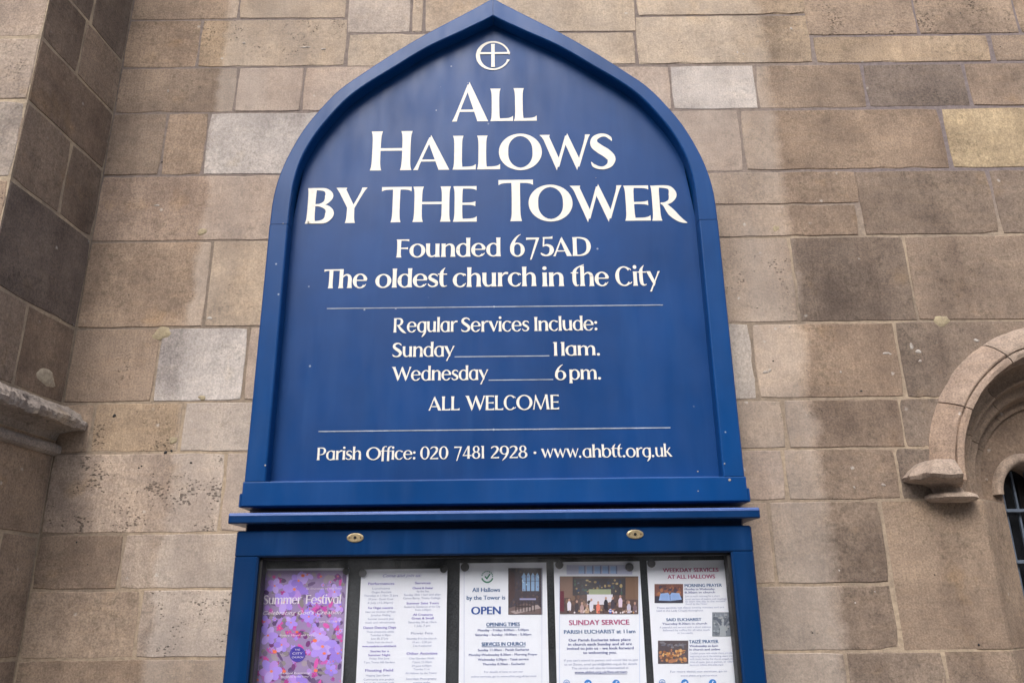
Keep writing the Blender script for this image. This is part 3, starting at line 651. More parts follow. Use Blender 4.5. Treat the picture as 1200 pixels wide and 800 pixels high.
# ------------------------------------------------------------------ flared roman lettering, drawn stroke by stroke
WT, TN = .19, .068
class G:
    """glyph pen: collects polygons in cap-height units"""
    def __init__(s, wd, wt=WT): s.p = []; s.w = wd; s.wt = wt
    def V(s, x, y0, y1, w=None, f0=.38, f1=.38, dx=0.0):
        w = w or s.wt; hw = w / 2; L = abs(y1 - y0); n = 12; a = []; b = []
        for i in range(n + 1):
            t = i / n; e0 = math.exp(-t * L / .085); e1 = math.exp(-(1 - t) * L / .085)
            h = hw * (1 + f0 * e0 + f1 * e1); xx = x + dx * t
            a.append((xx - h, y0 + (y1 - y0) * t)); b.append((xx + h, y0 + (y1 - y0) * t))
        s.p.append(a + b[::-1]); return s
    def D(s, p, q, w, f0=.3, f1=.3):
        n = 10; a = []; b = []; L = abs(q[1] - p[1])
        for i in range(n + 1):
            t = i / n; h = w / 2 * (1 + f0 * math.exp(-t * L / .09) + f1 * math.exp(-(1 - t) * L / .09))
            x = p[0] + (q[0] - p[0]) * t; y = p[1] + (q[1] - p[1]) * t; a.append((x - h, y)); b.append((x + h, y))
        s.p.append(a + b[::-1]); return s
    def H(s, x0, x1, y, w=TN, b0=0.0, b1=0.0, c0=0.0, c1=0.0):
        """bar; b = beak downwards, c = beak upwards at its left (0) / right (1) end"""
        n = 12; a = []; b = []; L = x1 - x0
        for i in range(n + 1):
            t = i / n; e0 = math.exp(-t * L / .07); e1 = math.exp(-(1 - t) * L / .07)
            a.append((x0 + L * t, y + w / 2 + c0 * e0 + c1 * e1)); b.append((x0 + L * t, y - w / 2 - b0 * e0 - b1 * e1))
        s.p.append(a + b[::-1]); return s
    def K(s, pts, sub=5):
        q = cr(pts, sub); a = []; b = []
        for i, (x, y, w) in enumerate(q):
            x0, y0 = q[max(0, i - 1)][:2]; x1, y1 = q[min(len(q) - 1, i + 1)][:2]; dx, dy = x1 - x0, y1 - y0; L = math.hypot(dx, dy) or 1
            a.append((x - dy / L * w / 2, y + dx / L * w / 2)); b.append((x + dy / L * w / 2, y - dx / L * w / 2))
        for i in range(len(q) - 1): s.p.append([a[i], b[i], b[i + 1], a[i + 1]])
        return s
    def O(s, cx, cy, rx, ry, w=None, t=TN, a0=0, a1=360, rot=0.0):
        w = w or s.wt * 1.08; n = 40; k0 = []; k1 = []
        for i in range(n + 1):
            a = R_(a0 + (a1 - a0) * i / n); ww = t + (w - t) * abs(math.cos(a + rot)) ** 1.6
            ca, sa = math.cos(a), math.sin(a)
            k0.append((cx + rx * ca, cy + ry * sa)); k1.append((cx + (rx - ww) * ca, cy + (ry - ww) * sa))
        for i in range(n): s.p.append([k0[i], k0[i + 1], k1[i + 1], k1[i]])
        return s
    def P(s, *pts): s.p.append(list(pts)); return s
    def dot(s, x, y, r): s.p.append([(x + r * math.cos(i * math.pi / 6), y + r * math.sin(i * math.pi / 6)) for i in range(12)]); return s
def glyph(ch, wt=WT):
    g = G(0.6, wt); w = wt; XH = .74
    if ch == 'A': g.w = .96; g.P((.46, 1.03), (.94, 0), (.94 - 1.28 * w, 0), (.40, .80)).D((.085, 0), (.452, .96), .078, .55, 0).H(.2, .74, .275, .058)
    elif ch == 'B': g.w = .80; g.V(.15, 0, 1, f1=.25).K([(.1, .965, .07), (.34, .968, .07), (.53, .93, .11), (.62, .77, w * 1.1), (.53, .59, .12), (.36, .515, .06), (.2, .51, .055)]).K([(.25, .515, .05), (.42, .50, .08), (.60, .42, .15), (.665, .265, w * 1.15), (.57, .09, .15), (.38, .035, .075), (.08, .035, .07)])
    elif ch == 'C': g.w = .90; g.O(.50, .5, .47, .52, a0=48, a1=312).K([(.78, .90, .03), (.84, .86, .05), (.87, .80, .03)]).K([(.80, .10, .06), (.86, .15, .05), (.90, .20, .03)])
    elif ch == 'D': g.w = .97; g.V(.15, 0, 1, f1=.25).K([(.05, .965, .065), (.42, .965, .075), (.72, .84, .14), (.83, .52, w * 1.12), (.73, .19, .15), (.45, .040, .08), (.08, .035, .07)])
    elif ch == 'E': g.w = .70; g.V(.15, 0, 1).H(.1, .65, .965, .07, b1=.05).H(.2, .62, .50, .062, b1=.04, c1=.04).H(.05, .66, .04, .08, c1=.07)
    elif ch == 'F': g.w = .64; g.V(.15, 0, 1).H(.1, .65, .965, .07, b1=.05).H(.2, .60, .50, .062, b1=.03, c1=.03)
    elif ch == 'H': g.w = 1.07; g.V(.14, 0, 1).V(.91, 0, 1).H(.2, .86, .53, .066)
    elif ch == 'I': g.w = .32; g.V(.15, 0, 1)
    elif ch == 'L': g.w = .66; g.V(.15, 0, 1).H(.05, .64, .04, .08, c1=.075)
    elif ch == 'M': g.w = 1.22; g.D((.06, 0), (.235, .98), .07, .6, 0).P((.20, 1.04), (.62, .12), (.57, -.02), (.53, -.02), (.155, .80)).P((.19, 1.04), (.27, .88), (.20, .8), (.165, .9)).D((.575, .0), (.96, 1.0), .075, 0, 0).D((.98, 1.03), (1.10, 0), w * 1.0, .05, .4)
    elif ch == 'O': g.w = 1.19; g.O(.56, .5, .585, .525, w=w * 1.2)
    elif ch == 'P': g.w = .74; g.V(.15, 0, 1, f1=.25).K([(.05, .965, .065), (.38, .968, .075), (.57, .91, .12), (.64, .72, w * 1.1), (.56, .52, .12), (.38, .43, .06), (.2, .425, .05)])
    elif ch == 'R': g.w = .98; g.V(.15, 0, 1, f1=.25).K([(.05, .965, .065), (.38, .968, .075), (.58, .92, .12), (.65, .74, w * 1.1), (.57, .56, .13), (.42, .49, .07), (.28, .485, .05)]).K([(.30, .50, .03), (.42, .42, .13), (.57, .23, w * 1.0), (.74, .07, .17), (.88, -.02, .10), (1.0, -.07, .015)])
    elif ch == 'S': g.w = .72; g.K([(.64, .80, .02), (.595, .885, .085), (.47, .962, .08), (.31, .955, .11), (.16, .86, .16), (.15, .70, w * 1.1), (.29, .57, w * 1.18), (.47, .45, w * 1.2), (.60, .30, w * 1.12), (.555, .13, .16), (.40, .035, .09), (.24, .035, .08), (.11, .095, .09), (.04, .20, .02)])
    elif ch == 'T': g.w = .86; g.V(.44, 0, .97, f1=.1).H(.0, .88, .955, .075, b0=.05, b1=.05)
    elif ch == 'W': g.w = 1.50; g.P((0, 1), (.30, 1), (.285, .94), (.56, .28), (.48, -.04), (.12, .85), (.07, .93)).D((.505, .06), (.79, .97), .085, 0, 0).P((.81, 1.04), (1.14, .28), (1.06, -.04), (.715, .79)).D((1.085, .06), (1.40, 1), .085, 0, .75)
    elif ch == 'Y': g.w = .90; g.P((0, 1), (.31, 1), (.29, .94), (.555, .46), (.47, .36), (.34, .44), (.10, .86)).V(.45, 0, .46, f1=0).D((.515, .42), (.83, 1), .085, 0, .8)
    elif ch == '0': g.w = .74; g.O(.35, .5, .36, .52, w=w * 1.05)
    elif ch == '1': g.w = .34; g.V(.16, 0, 1.0, f1=.15).P((.06, 1.02), (.28, 1.0), (.14, .9), (-.0, .95))
    elif ch == '2': g.w = .70; g.K([(.04, .80, .03), (.12, .90, .09), (.30, .97, .08), (.48, .90, .15), (.54, .74, w), (.44, .52, .15), (.24, .28, .10), (.07, .09, .08)]).H(.02, .64, .045, .09, c1=.05)
    elif ch == '4': g.w = .78; g.D((.50, 0), (.50, 1.02), w, .3, 0).D((.07, .26), (.46, 1.0), .075, 0, 0).H(.02, .74, .25, .07, b1=.02, c1=.02)
    elif ch == '5': g.w = .70; g.H(.15, .62, .955, .09, c1=.05).D((.17, .50), (.20, .98), .07, 0, 0).K([(.15, .52, .03), (.32, .58, .10), (.52, .49, .16), (.57, .30, w * 1.1), (.48, .11, .15), (.30, .03, .08), (.13, .08, .10), (.04, .16, .04)])
    elif ch == '6': g.w = .78; g.K([(.55, 1.16, .02), (.40, 1.05, .07), (.24, .83, .13), (.14, .56, w), (.13, .36, w)]).O(.385, .345, .355, .37, w=w * 1.05)
    elif ch == '7': g.w = .68; g.H(.02, .62, .93, .10, b0=.02).P((.66, .98), (.50, .90), (.19, -.18), (.27, -.16))
    elif ch == '8': g.w = .74; g.O(.36, .755, .27, .265, w=w * .85).O(.36, .265, .34, .285, w=w * 1.0)
    elif ch == '9': g.w = .76; g.O(.37, .66, .355, .36, w=w * 1.05).K([(.63, .66, w), (.61, .42, w * .95), (.46, .10, .12), (.28, -.12, .06), (.2, -.2, .02)])
    elif ch == 'a': g.w = .78; g.O(.385, .365, .36, .385, w=w * 1.02, a0=40, a1=330, t=.065).V(.625, 0, XH, w=w * .95, f1=.05, f0=.35).K([(.55, .70, .05), (.45, .735, .06), (.36, .715, .05)])
    elif ch == 'b': g.w = .80; g.V(.14, .08, 1.05, w=w, f0=0, f1=.2).O(.415, .365, .36, .385, w=w * 1.02, a0=-150, a1=150, t=.065).K([(.08, .15, .1), (.2, .04, .07), (.38, .0, .06)])
    elif ch == 'c': g.w = .66; g.O(.40, .365, .375, .385, w=w * 1.05, a0=52, a1=308, t=.062).K([(.58, .10, .05), (.63, .14, .05), (.68, .20, .02)]).K([(.55, .695, .05), (.63, .66, .07), (.66, .60, .05)])
    elif ch == 'd': g.w = .82; g.O(.385, .365, .36, .385, w=w * 1.02, a0=40, a1=320, t=.065).V(.635, 0, 1.05, w=w * .98, f1=.2, f0=.35)
    elif ch == 'e': g.w = .74; g.O(.385, .365, .37, .385, w=w * 1.05, a0=12, a1=312, t=.062).H(.12, .71, .40, .06).K([(.60, .11, .06), (.65, .15, .05), (.69, .20, .02)]).K([(.68, .37, .06), (.67, .47, .12), (.62, .58, .08)])
    elif ch == 'f': g.w = .42; g.V(.18, -.12, .80, f1=0, f0=.1).K([(.18, .78, w), (.21, .95, .14), (.34, 1.06, .07), (.48, 1.05, .05)]).H(.0, .42, .70, .06)
    elif ch == 'g': g.w = .80; g.O(.385, .365, .36, .385, w=w * 1.02, a0=40, a1=330, t=.065).K([(.63, XH, w), (.63, .3, w), (.62, .02, w * .95), (.53, -.18, .13), (.40, -.34, .05)]).K([(.55, .70, .05), (.45, .735, .06), (.36, .715, .05)])
    elif ch == 'h': g.w = .80; g.V(.15, 0, 1.05, f1=.2).K([(.2, .52, .03), (.31, .65, .07), (.45, .70, .09), (.58, .62, .15), (.62, .48, w), (.62, .3, w)]).V(.62, 0, .36, f1=0)
    elif ch == 'i': g.w = .33; g.V(.15, 0, XH, f1=.15).dot(.15, .97, .10)
    elif ch == 'k': g.w = .76; g.V(.15, 0, 1.05, f1=.2).D((.26, .34), (.58, XH), .08, 0, .7).P((.22, .42), (.36, .46), (.76, .0), (.55, .0))
    elif ch == 'l': g.w = .32; g.V(.15, 0, 1.05, f1=.2)
    elif ch == 'm': g.w = 1.22; g.V(.15, 0, XH, f1=.15).K([(.2, .50, .03), (.31, .64, .07), (.43, .695, .09), (.56, .62, .15), (.60, .48, w), (.60, .3, w)]).V(.60, 0, .36, f1=0).K([(.65, .50, .03), (.76, .64, .07), (.88, .695, .09), (1.01, .62, .15), (1.05, .48, w), (1.05, .3, w)]).V(1.05, 0, .36, f1=0)
    elif ch == 'n': g.w = .80; g.V(.15, 0, XH, f1=.15).K([(.2, .50, .03), (.31, .64, .07), (.45, .695, .09), (.58, .62, .15), (.62, .48, w), (.62, .3, w)]).V(.62, 0, .36, f1=0)
    elif ch == 'o': g.w = .84; g.O(.40, .365, .40, .39, w=w * 1.05, t=.065)
    elif ch == 'p': g.w = .80; g.V(.15, -.26, XH, f1=.1).O(.42, .365, .36, .385, w=w * 1.02, a0=-140, a1=150, t=.065)
    elif ch == 'r': g.w = .56; g.V(.15, 0, XH, f1=.15).K([(.22, .52, .03), (.32, .66, .08), (.42, .72, .11), (.55, .71, .10)])
    elif ch == 's': g.w = .60; g.K([(.50, .57, .02), (.45, .65, .07), (.34, .705, .07), (.20, .685, .10), (.11, .58, .13), (.14, .46, w * .9), (.30, .36, w * .98), (.44, .25, w * .9), (.43, .11, .12), (.30, .035, .075), (.17, .04, .07), (.07, .11, .07), (.03, .19, .02)])
    elif ch == 't': g.w = .50; g.K([(.36, 1.06, .02), (.25, .92, .10), (.19, .76, w * .95), (.18, .5, w), (.185, .26, w), (.23, .09, .15), (.34, .03, .07), (.46, .07, .03)]).H(.0, .46, .70, .06)
    elif ch == 'u': g.w = .80; g.K([(.145, XH + .01, w * 1.1), (.15, .55, w), (.155, .28, w), (.22, .09, .14), (.36, .035, .08), (.50, .10, .06), (.56, .20, .02)]).V(.62, 0, XH, f1=.15)
    elif ch == 'v': g.w = .74; g.P((0, XH), (.22, XH), (.43, .20), (.36, -.03)).D((.385, .02), (.66, XH), .075, 0, .7)
    elif ch == 'w': g.w = 1.12; g.P((0, XH), (.21, XH), (.41, .20), (.34, -.03)).D((.365, .03), (.60, .72), .07, 0, 0).P((.60, .78), (.85, .20), (.78, -.03), (.54, .58)).D((.80, .03), (1.05, XH), .07, 0, .6)
    elif ch == 'y': g.w = .74; g.P((0, XH), (.22, XH), (.47, .16), (.40, -.04)).D((.19, -.31), (.68, XH), .075, .5, .6)
    elif ch == '.': g.w = .26; g.dot(.12, .07, .10)
    elif ch == ':': g.w = .26; g.dot(.12, .09, .10).dot(.12, .55, .10)
    elif ch == '·': g.w = .3; g.dot(.12, .42, .10)
    elif ch == "'": g.w = .2; g.P((.05, 1.0), (.17, 1.0), (.12, .72))
    elif ch == 'Ŧ':   # T joined to the h that follows it (the h is drawn here too)
        g.w = 1.22; g.V(.36, 0, .97, f1=.1).H(.0, .98, .955, .075, b0=.05).V(.88, 0, 1.0, f1=0).K([(.93, .52, .03), (1.03, .65, .07), (1.16, .70, .09), (1.28, .62, .15), (1.32, .48, w), (1.32, .3, w)]).V(1.32, 0, .36, f1=0); g.w = 1.5
    elif ch == 'ŧ':   # t and h joined at the top
        g.w = 1.26; g.K([(.70, 1.14, .03), (.52, 1.06, .06), (.32, .94, .10), (.21, .76, w * .95), (.19, .5, w), (.195, .26, w), (.24, .09, .15), (.33, .03, .07), (.42, .06, .03)]).H(.02, .40, .70, .06).V(.60, 0, 1.06, f1=.1).K([(.65, .52, .03), (.76, .65, .07), (.90, .70, .09), (1.03, .62, .15), (1.07, .48, w), (1.07, .3, w)]).V(1.07, 0, .36, f1=0)
    return g
def word(m, text, xl, xr, zb, cap, Y, wt=WT, gapk=.045, drop=0.0):
    """one word between world x = xl and xr, baseline zb, capital height cap, on the plane Y facing the street"""
    gs = [glyph(ch, wt) for ch in text]
    ext = []
    for g in gs:
        X = [p[0] for q in g.p for p in q]; ext.append((min(X), max(X)))
    gaps = []
    RND = set('oecdCOQ0689'); DIA = set('AWYvwyT7')
    for a, b in zip(text[:-1], text[1:]):
        k_ = gapk
        if a in 'OobpDecPs' or b in 'Oocedgaqs': k_ -= .02
        if a in 'vwyWYrft' or b in 'vwyWYtf': k_ -= .045
        if a == 'A' or b == 'A': k_ -= .02
        if (a, b) in (('f', 'f'), ('f', 'i'), ('t', 't')): k_ -= .05
        if a == '1' and b == '1': k_ += .14
        if a in '.6' and b not in '.': k_ += .03
        if b in '.:': k_ += .02
        gaps.append(k_)
    tot = sum(e[1] - e[0] for e in ext) + sum(gaps)
    sx = (xr - xl) / tot; x = xl; n = 0
    for i, (g, e) in enumerate(zip(gs, ext)):
        for q in g.p:
            # every stroke lies a hair in front of the one before it, like layers of sign paint
            y = Y - .00002 * (n % 60 + 1) * 1.0 if len(g.p) > 1 else Y - .00002
            n += 1
            m.poly([(x + (px - e[0]) * sx, y, zb + py * cap) for px, py in q])
        x += (e[1] - e[0] + (gaps[i] if i < len(gaps) else 0)) * sx
def line(words, name='lettering', label=None, mat='letter', parent=None, Y=None, wt=WT, loc=None):
    """words: (text, left px, right px, baseline px, cap-top px [, y offset]) measured in the photograph"""
    Y = YP - .0006 if Y is None else Y; parent = parent or sign; m = MB()
    if label and len(words[0][0]) > 1:
        for w_ in words: line([w_], name, None, mat, parent, Y, wt)['label'] = 'cream lettering ' + w_[0].replace('Ŧ', 'Th').replace('ŧ', 'th').replace('·', 'dot')
        return
    for t, xl, xr, yb, yt in words:
        zb = at((xl + xr) / 2, yb, Y).z; zt_ = at((xl + xr) / 2, yt, Y).z
        word(m, t, at(xl, (yb + yt) / 2, Y).x, at(xr, (yb + yt) / 2, Y).x, zb, zt_ - zb, Y, wt)
    o = m.build(name, M[mat], parent)
    if label: o['label'] = label
    return o
BT = .212
line([('A', 530, 572, 142.4, 97.5), ('L', 574.6, 601, 142, 104), ('L', 602, 628.6, 141.7, 103.5)], wt=BT, label='large cream capitals reading ALL')
line([('H', 434.5, 482.8, 199.7, 154), ('A', 484.8, 526.8, 199.2, 159.5), ('L', 530.6, 557.6, 198.8, 159.2), ('L', 559, 586, 198.5, 159), ('O', 584.6, 635, 198.6, 157.8), ('W', 632.5, 692.4, 198.0, 158), ('S', 692, 720.7, 198.2, 157.2)], wt=BT, label='large cream capitals reading HALLOWS')
line([('B', 358.8, 392, 262, 220.5), ('Y', 393, 429.7, 261.3, 220)], wt=BT, label='large cream capitals reading BY')
line([('T', 446.8, 481.8, 260.5, 218.9), ('H', 483.9, 528.2, 260, 218.7), ('E', 531, 558.8, 259.8, 218.3)], wt=BT, label='large cream capitals reading THE')
line([('T', 584.2, 625, 259.2, 210.5), ('O', 619.4, 671, 258.7, 217.5), ('W', 668.2, 729.6, 258.6, 217.5), ('E', 731.5, 761.3, 258.6, 217.5), ('R', 762.8, 803.3, 258.5, 217.4)], wt=BT, label='large cream capitals reading TOWER')
line([('Founded', 464.6, 587, 301, 280), ('675', 597.7, 649, 300.3, 278), ('AD', 648, 692.4, 300, 278)], label='cream line reading Founded 675AD')
line([('Ŧe', 379.6, 430.6, 337.6, 315.3), ('oldest', 440, 524, 336.6, 315.5), ('church', 530.6, 628.6, 335.8, 314), ('in', 635, 661, 335.4, 313.5), ('ŧe', 669, 713.6, 335.2, 313), ('City', 721, 773.6, 334.7, 312.2)], label='cream line reading The oldest church in the City')
T4 = .172
line([('Regular', 461.2, 536.3, 389, 372.4), ('Services', 540.4, 620, 388.4, 371.8), ('Include:', 626, 699.8, 387.3, 371)], wt=T4, label='cream line reading Regular Services Include')
line([('Sunday', 460, 532.8, 417.9, 401.4), ('11am.', 648, 702.8, 416.4, 400.6)], wt=T4, label='cream line reading Sunday 11am')
line([('Wednesday', 458.8, 572.3, 445.5, 429.2), ('6', 650.3, 663.4, 445, 429.5), ('pm.', 666.8, 704, 444.4, 428.5)], wt=T4, label='cream line reading Wednesday 6pm')
line([('ALL', 502.2, 538.6, 480.6, 464.3), ('WELCOME', 545, 655, 480, 463)], wt=T4, label='cream capitals reading ALL WELCOME')
line([('Parish', 371.6, 423.6, 538.5, 524), ('Office:', 429.2, 487, 538.2, 523.8), ('020', 492.4, 525.4, 537.7, 523), ('7481', 532.3, 567.6, 537, 522.5), ('2928', 575.2, 618, 536.5, 522.2), ('·', 625.2, 628.6, 536.3, 521.8), ('www.', 634, 681, 536, 521.5), ('ahbtt.', 682.5, 732.6, 535.5, 521), ('org.', 733.3, 766.4, 535.2, 520.6), ('uk', 767.8, 787.6, 534.8, 520.2)], wt=T4 * .97, label='cream line with the parish office telephone number and web address')
def rule(xa, ya, xb, yb, hpx, mat='letter_line', tick=None):
    Y = YP - .0009; a = at(xa, ya, Y); b = at(xb, yb, Y); h = hpx * .0021 / 2; z = (a.z + b.z) / 2; m = MB()
    m.poly([(a.x, Y, z - h), (b.x, Y, z - h), (b.x, Y, z + h), (a.x, Y, z + h)])
    if tick:
        xm = at(tick, ya, Y).x
        m.poly([(xm - .006, Y - .0002, z), (xm, Y - .0002, z - h * 2.2), (xm + .006, Y - .0002, z), (xm, Y - .0002, z + h * 2.2)])
    return m.build('rule_line', M[mat], sign)
rule(383, 361.2, 777, 357.5, 1.2, tick=579); rule(373.2, 505.6, 785.8, 500.6, 1.3, tick=578.5)
rule(532.8, 417.8, 643.8, 416.9, 1.2); rule(572.6, 445, 648.3, 444.7, 1.2)
# round emblem: letter e with a cross in it
Y = YP - .0006; c0 = at(577.7, 65.4, Y); rx = (at(597.7, 65.4, Y).x - at(557.7, 65.4, Y).x) / 2; rz = (at(577.7, 48.6, Y).z - at(577.7, 82.6, Y).z) / 2
g = G(1); 
n = 56
for i in range(n):
    q = []
    for j in (i, i + 1):
        a = R_(4 + (334 - 4) * j / n); ww = .11 + .13 * max(0, -math.cos(a)) ** 1.5; ww *= 1 if j < n - 4 else 1
        q.append((math.cos(a), math.sin(a), ww))
    g.p.append([(q[0][0], q[0][1]), (q[1][0], q[1][1]), (q[1][0] * (1 - q[1][2]), q[1][1] * (1 - q[1][2])), (q[0][0] * (1 - q[0][2]), q[0][1] * (1 - q[0][2]))])
g.P((.98, .07), (1.0, .21), (.86, .28), (.80, .12)).P((.82, -.28), (.99, -.30), (.90, -.46), (.78, -.42))
g.H(-.80, .99, .155, .13, c0=.03).V(.0, -.80, .79, w=.20, f0=.15, f1=.15)
m = MB()
for i, q in enumerate(g.p): m.poly([(c0.x + px * rx, Y - .00002 * (i + 1), c0.z + py * rz) for px, py in q])
o = m.build('emblem', M['letter'], sign); o['label'] = 'round cream emblem, a letter e enclosing a cross'
# ------------------------------------------------------------------ glazed poster case under the sign
YC = -.130; YG = -.114; YB = -.062; YPP = -.070
case = thing('notice_case', 'glazed blue wooden notice case of five posters hanging under the arched board', 'notice board', (CX_, 0, 1.25))
ZT = at(577, 618.5, YC).z; ZI = at(580, 649.5, YC).z; XCL, XCR = -.664, .5685; XIL, XIR = -.607, .5145; ZBI, ZB_ = 1.345, 1.265
def piece(name, x0, x1, z0, z1, y0=YC, y1=-.002, b=.004):
    m = MB(); m.box(x0, x1, y0, y1, z0, z1, b); return m.build(name, M['case_paint'], case)
piece('top_rail', XCL, XCR, ZI, ZT, YC - .0008); piece('bottom_rail', XCL, XCR, ZB_, ZBI, YC - .0008)
piece('stile', XCL + .0003, XIL, ZBI - .004, ZI + .004); piece('stile', XIR, XCR - .0003, ZBI - .004, ZI + .004)
piece('neck_batten', XCL + .012, XCR - .012, ZT - .002, ZT + .022, YC + .024)
ZLB = at(580, 610, -.150).z; ZLT = at(580, 598, -.150).z
# weathered lid: sloping top, sky sheen painted along the front edge
m = MB(); yl = -.153; XLL, XLR = at(268, 605, yl).x, at(890.3, 600, yl).x
pr_ = [(-.002, ZLB + .001), (-.06, ZLB + .001), (yl + .003, ZLB), (yl, ZLB + .003), (yl, ZLT - .0028), (yl + .0012, ZLT - .0012), (yl + .0040, ZLT), (-.002, ZLT + .003)]
R = [[(x, y, z) for y, z in pr_] for x in (XLL, XLR)]; m.grid(R, close=True); m.poly(R[0]); m.poly(R[1]); m.build('lid', M['case_paint'], case)
m = MB(); R = [[(x, yl + .002, ZLT - .010), (x, yl - .0008, ZLT - .0052), (x, yl + .0010, ZLT - .0008), (x, yl + .006, ZLT + .0012), (x, yl + .03, ZLT + .0016)] for x in (XLL + .0008, XLR - .0008)]; m.grid(R); m.build('lid_edge', M['edge_sheen'], case)
# glass rebate, gasket, back board
for x0, x1, z0, z1 in ((XIL - .002, XIL + .0075, ZBI, ZI), (XIR - .0075, XIR + .002, ZBI, ZI), (XIL, XIR, ZI - .006, ZI + .002), (XIL, XIR, ZBI - .002, ZBI + .006)): m = MB(); m.box(x0, x1, YG - .004, YG + .030, z0, z1, .001); m.build('gasket', M['gasket'], case)
m = MB(); m.box(XIL - .03, XIR + .03, YB, YB + .02, ZBI - .03, ZI + .03); m.build('backing_board', M['felt'], case)
for x0, x1, z0, z1 in ((XIL - .03, XIL - .012, ZBI - .03, ZI + .03), (XIR + .012, XIR + .03, ZBI - .03, ZI + .03), (XIL, XIR, ZI + .01, ZI + .03), (XIL, XIR, ZBI - .03, ZBI - .01)):
    m = MB(); m.box(x0, x1, YC + .01, YB, z0, z1); m.build('lining', M['felt'], case)
m = MB(); m.poly([(XIL - .002, YG, ZBI - .002), (XIR + .002, YG, ZBI - .002), (XIR + .002, YG, ZI + .002), (XIL - .002, YG, ZI + .002)]); m.build('glass_pane', M['glass'], case)
for px, py in ((416.2, 629.6), (744.3, 625.6)):
    c0 = at(px, py, YC - .002); m = MB(); R = []
    for q, y in ((1.0, YC - .0008), (.97, YC - .0026), (.80, YC - .0036)): R.append([(c0.x + .0205 * q * math.copysign(abs(math.cos(a)) ** 1.0, math.cos(a)), y, c0.z + .0108 * q * math.sin(a)) for a in [2 * math.pi * i / 28 for i in range(28)]])
    m.grid(R, close=True); m.poly(R[-1]); e = m.build('keyhole_plate', M['brass'], case, smooth=False)
    for dx, r, mt, nm in ((0, .0036, 'hole', 'keyhole'), (-.0133, .0024, 'dull_brass', 'screw'), (.0133, .0024, 'dull_brass', 'screw')):
        m = MB(); a = [(c0.x + dx + r * math.cos(t * math.pi / 6), YC - .0037, c0.z + r * math.sin(t * math.pi / 6)) for t in range(12)]; b = [(x, YC - .0043, z) for x, y, z in a]
        m.grid([a, b], close=True); m.poly(b); s_ = m.build(nm, M[mt]); s_.parent = e; s_.location = (0, 0, 0)
        s_.location = (0, 0, 0)

# ---- printed matter
TXT = {}
def text_polys(s, shear=0.0):
    if (s, shear) in TXT: return TXT[(s, shear)]
    cu = bpy.data.curves.new('t', 'FONT'); cu.body = s; cu.size = 1.0; cu.resolution_u = 3; cu.fill_mode = 'FRONT'; cu.shear = shear
    ob = bpy.data.objects.new('t', cu); C.objects.link(ob)
    dg = bpy.context.evaluated_depsgraph_get(); me = ob.evaluated_get(dg).to_mesh()
    v = [(q.co.x, q.co.y) for q in me.vertices]; f = [tuple(p.vertices) for p in me.polygons]
    ob.evaluated_get(dg).to_mesh_clear(); bpy.data.objects.remove(ob); bpy.data.curves.remove(cu)
    TXT[(s, shear)] = (v, f); return v, f
def print_lines(poster, lines, mat, name='text_block', layer=1, shear=0.0, bold=0.0):
    """lines: (text, left px, right px, baseline px, letter height px)"""
    Y = YPP - .0006 - .0001 * layer; m = MB()
    for t, xl, xr, yb, h in lines:
        v, f = text_polys(t, shear)
        if not v: continue
        x0 = min(a for a, b in v); x1 = max(a for a, b in v)
        a = at(xl, yb, Y); b = at(xr, yb, Y); zc_ = (a.z + b.z) / 2; hz_ = (at((xl + xr) / 2, yb - h, Y).z - zc_) / .70
        sx = (b.x - a.x) / (x1 - x0)
        offs = [(0, 0)] + ([(bold * .001, 0.00001), (-bold * .001, 0.00002)] if bold else [])
        for ox, oy in offs:
            n = len(m.v); m.v += [(a.x + ox + (q[0] - x0) * sx, Y - oy, zc_ + q[1] * hz_) for q in v]
            for q in f: m.f.append(tuple(n + i for i in q)); m.c.append(None)
    return tag(m.build(name, M[mat], poster), kind='stuff')
def serif_lines(poster, words, mat, name='heading', layer=1, wt=.16):
    return line(words, name, None, mat, poster, YPP - .0006 - .0001 * layer, wt)
def poster(name, label, x0, x1, ztop, sheet='paper', lean=0.0, zbot=None):
    p = thing(name, label, 'poster', ((x0 + x1) / 2, YPP, ztop), 'posters pinned in the notice case')
    zb = zbot or ztop - .297; m = MB(); n = 8; rows_ = []
    for i in range(n + 1):
        z = ztop + (zb - ztop) * i / n
        rows_.append([(x0 + (x1 - x0) * j / 6 + lean * i / n, YPP, z) for j in range(7)])
    m.grid(rows_); R2 = [[(x, y + .0004, z) for x, y, z in r] for r in rows_]; m.grid(R2)
    m.build('paper_sheet', M[sheet], p); return p
def art(poster_, polys, name='picture', layer=1, label=None):
    """flat printed picture: [(points in photo px, colour)], later ones printed on top"""
    Y = YPP - .0006 - .0001 * layer; m = MB()
    for i, (pts, col) in enumerate(polys):
        q = []
        for x, y in pts:
            p = at(x, y, Y); q.append((p.x, Y - min(.000001, .0006 / len(polys)) * i, p.z))
        m.poly(q, col)
    o = m.build(name, M['print'], poster_); o['kind'] = 'stuff'
    if label: o['label'] = label
    return o
def ell(cx, cy, rx, ry, rot=0, n=10): return [(cx + rx * math.cos(a) * math.cos(rot) - ry * math.sin(a) * math.sin(rot), cy + rx * math.cos(a) * math.sin(rot) + ry * math.sin(a) * math.cos(rot)) for a in [2 * math.pi * i / n for i in range(n)]]
def quadp(x0, y0, x1, y1): return [(x0, y0), (x1, y0), (x1, y1), (x0, y1)]
def inside(pts, box): return all(box[0](y) < x < box[1](y) and y > box[2] for x, y in pts)
rnd = random.Random(11)

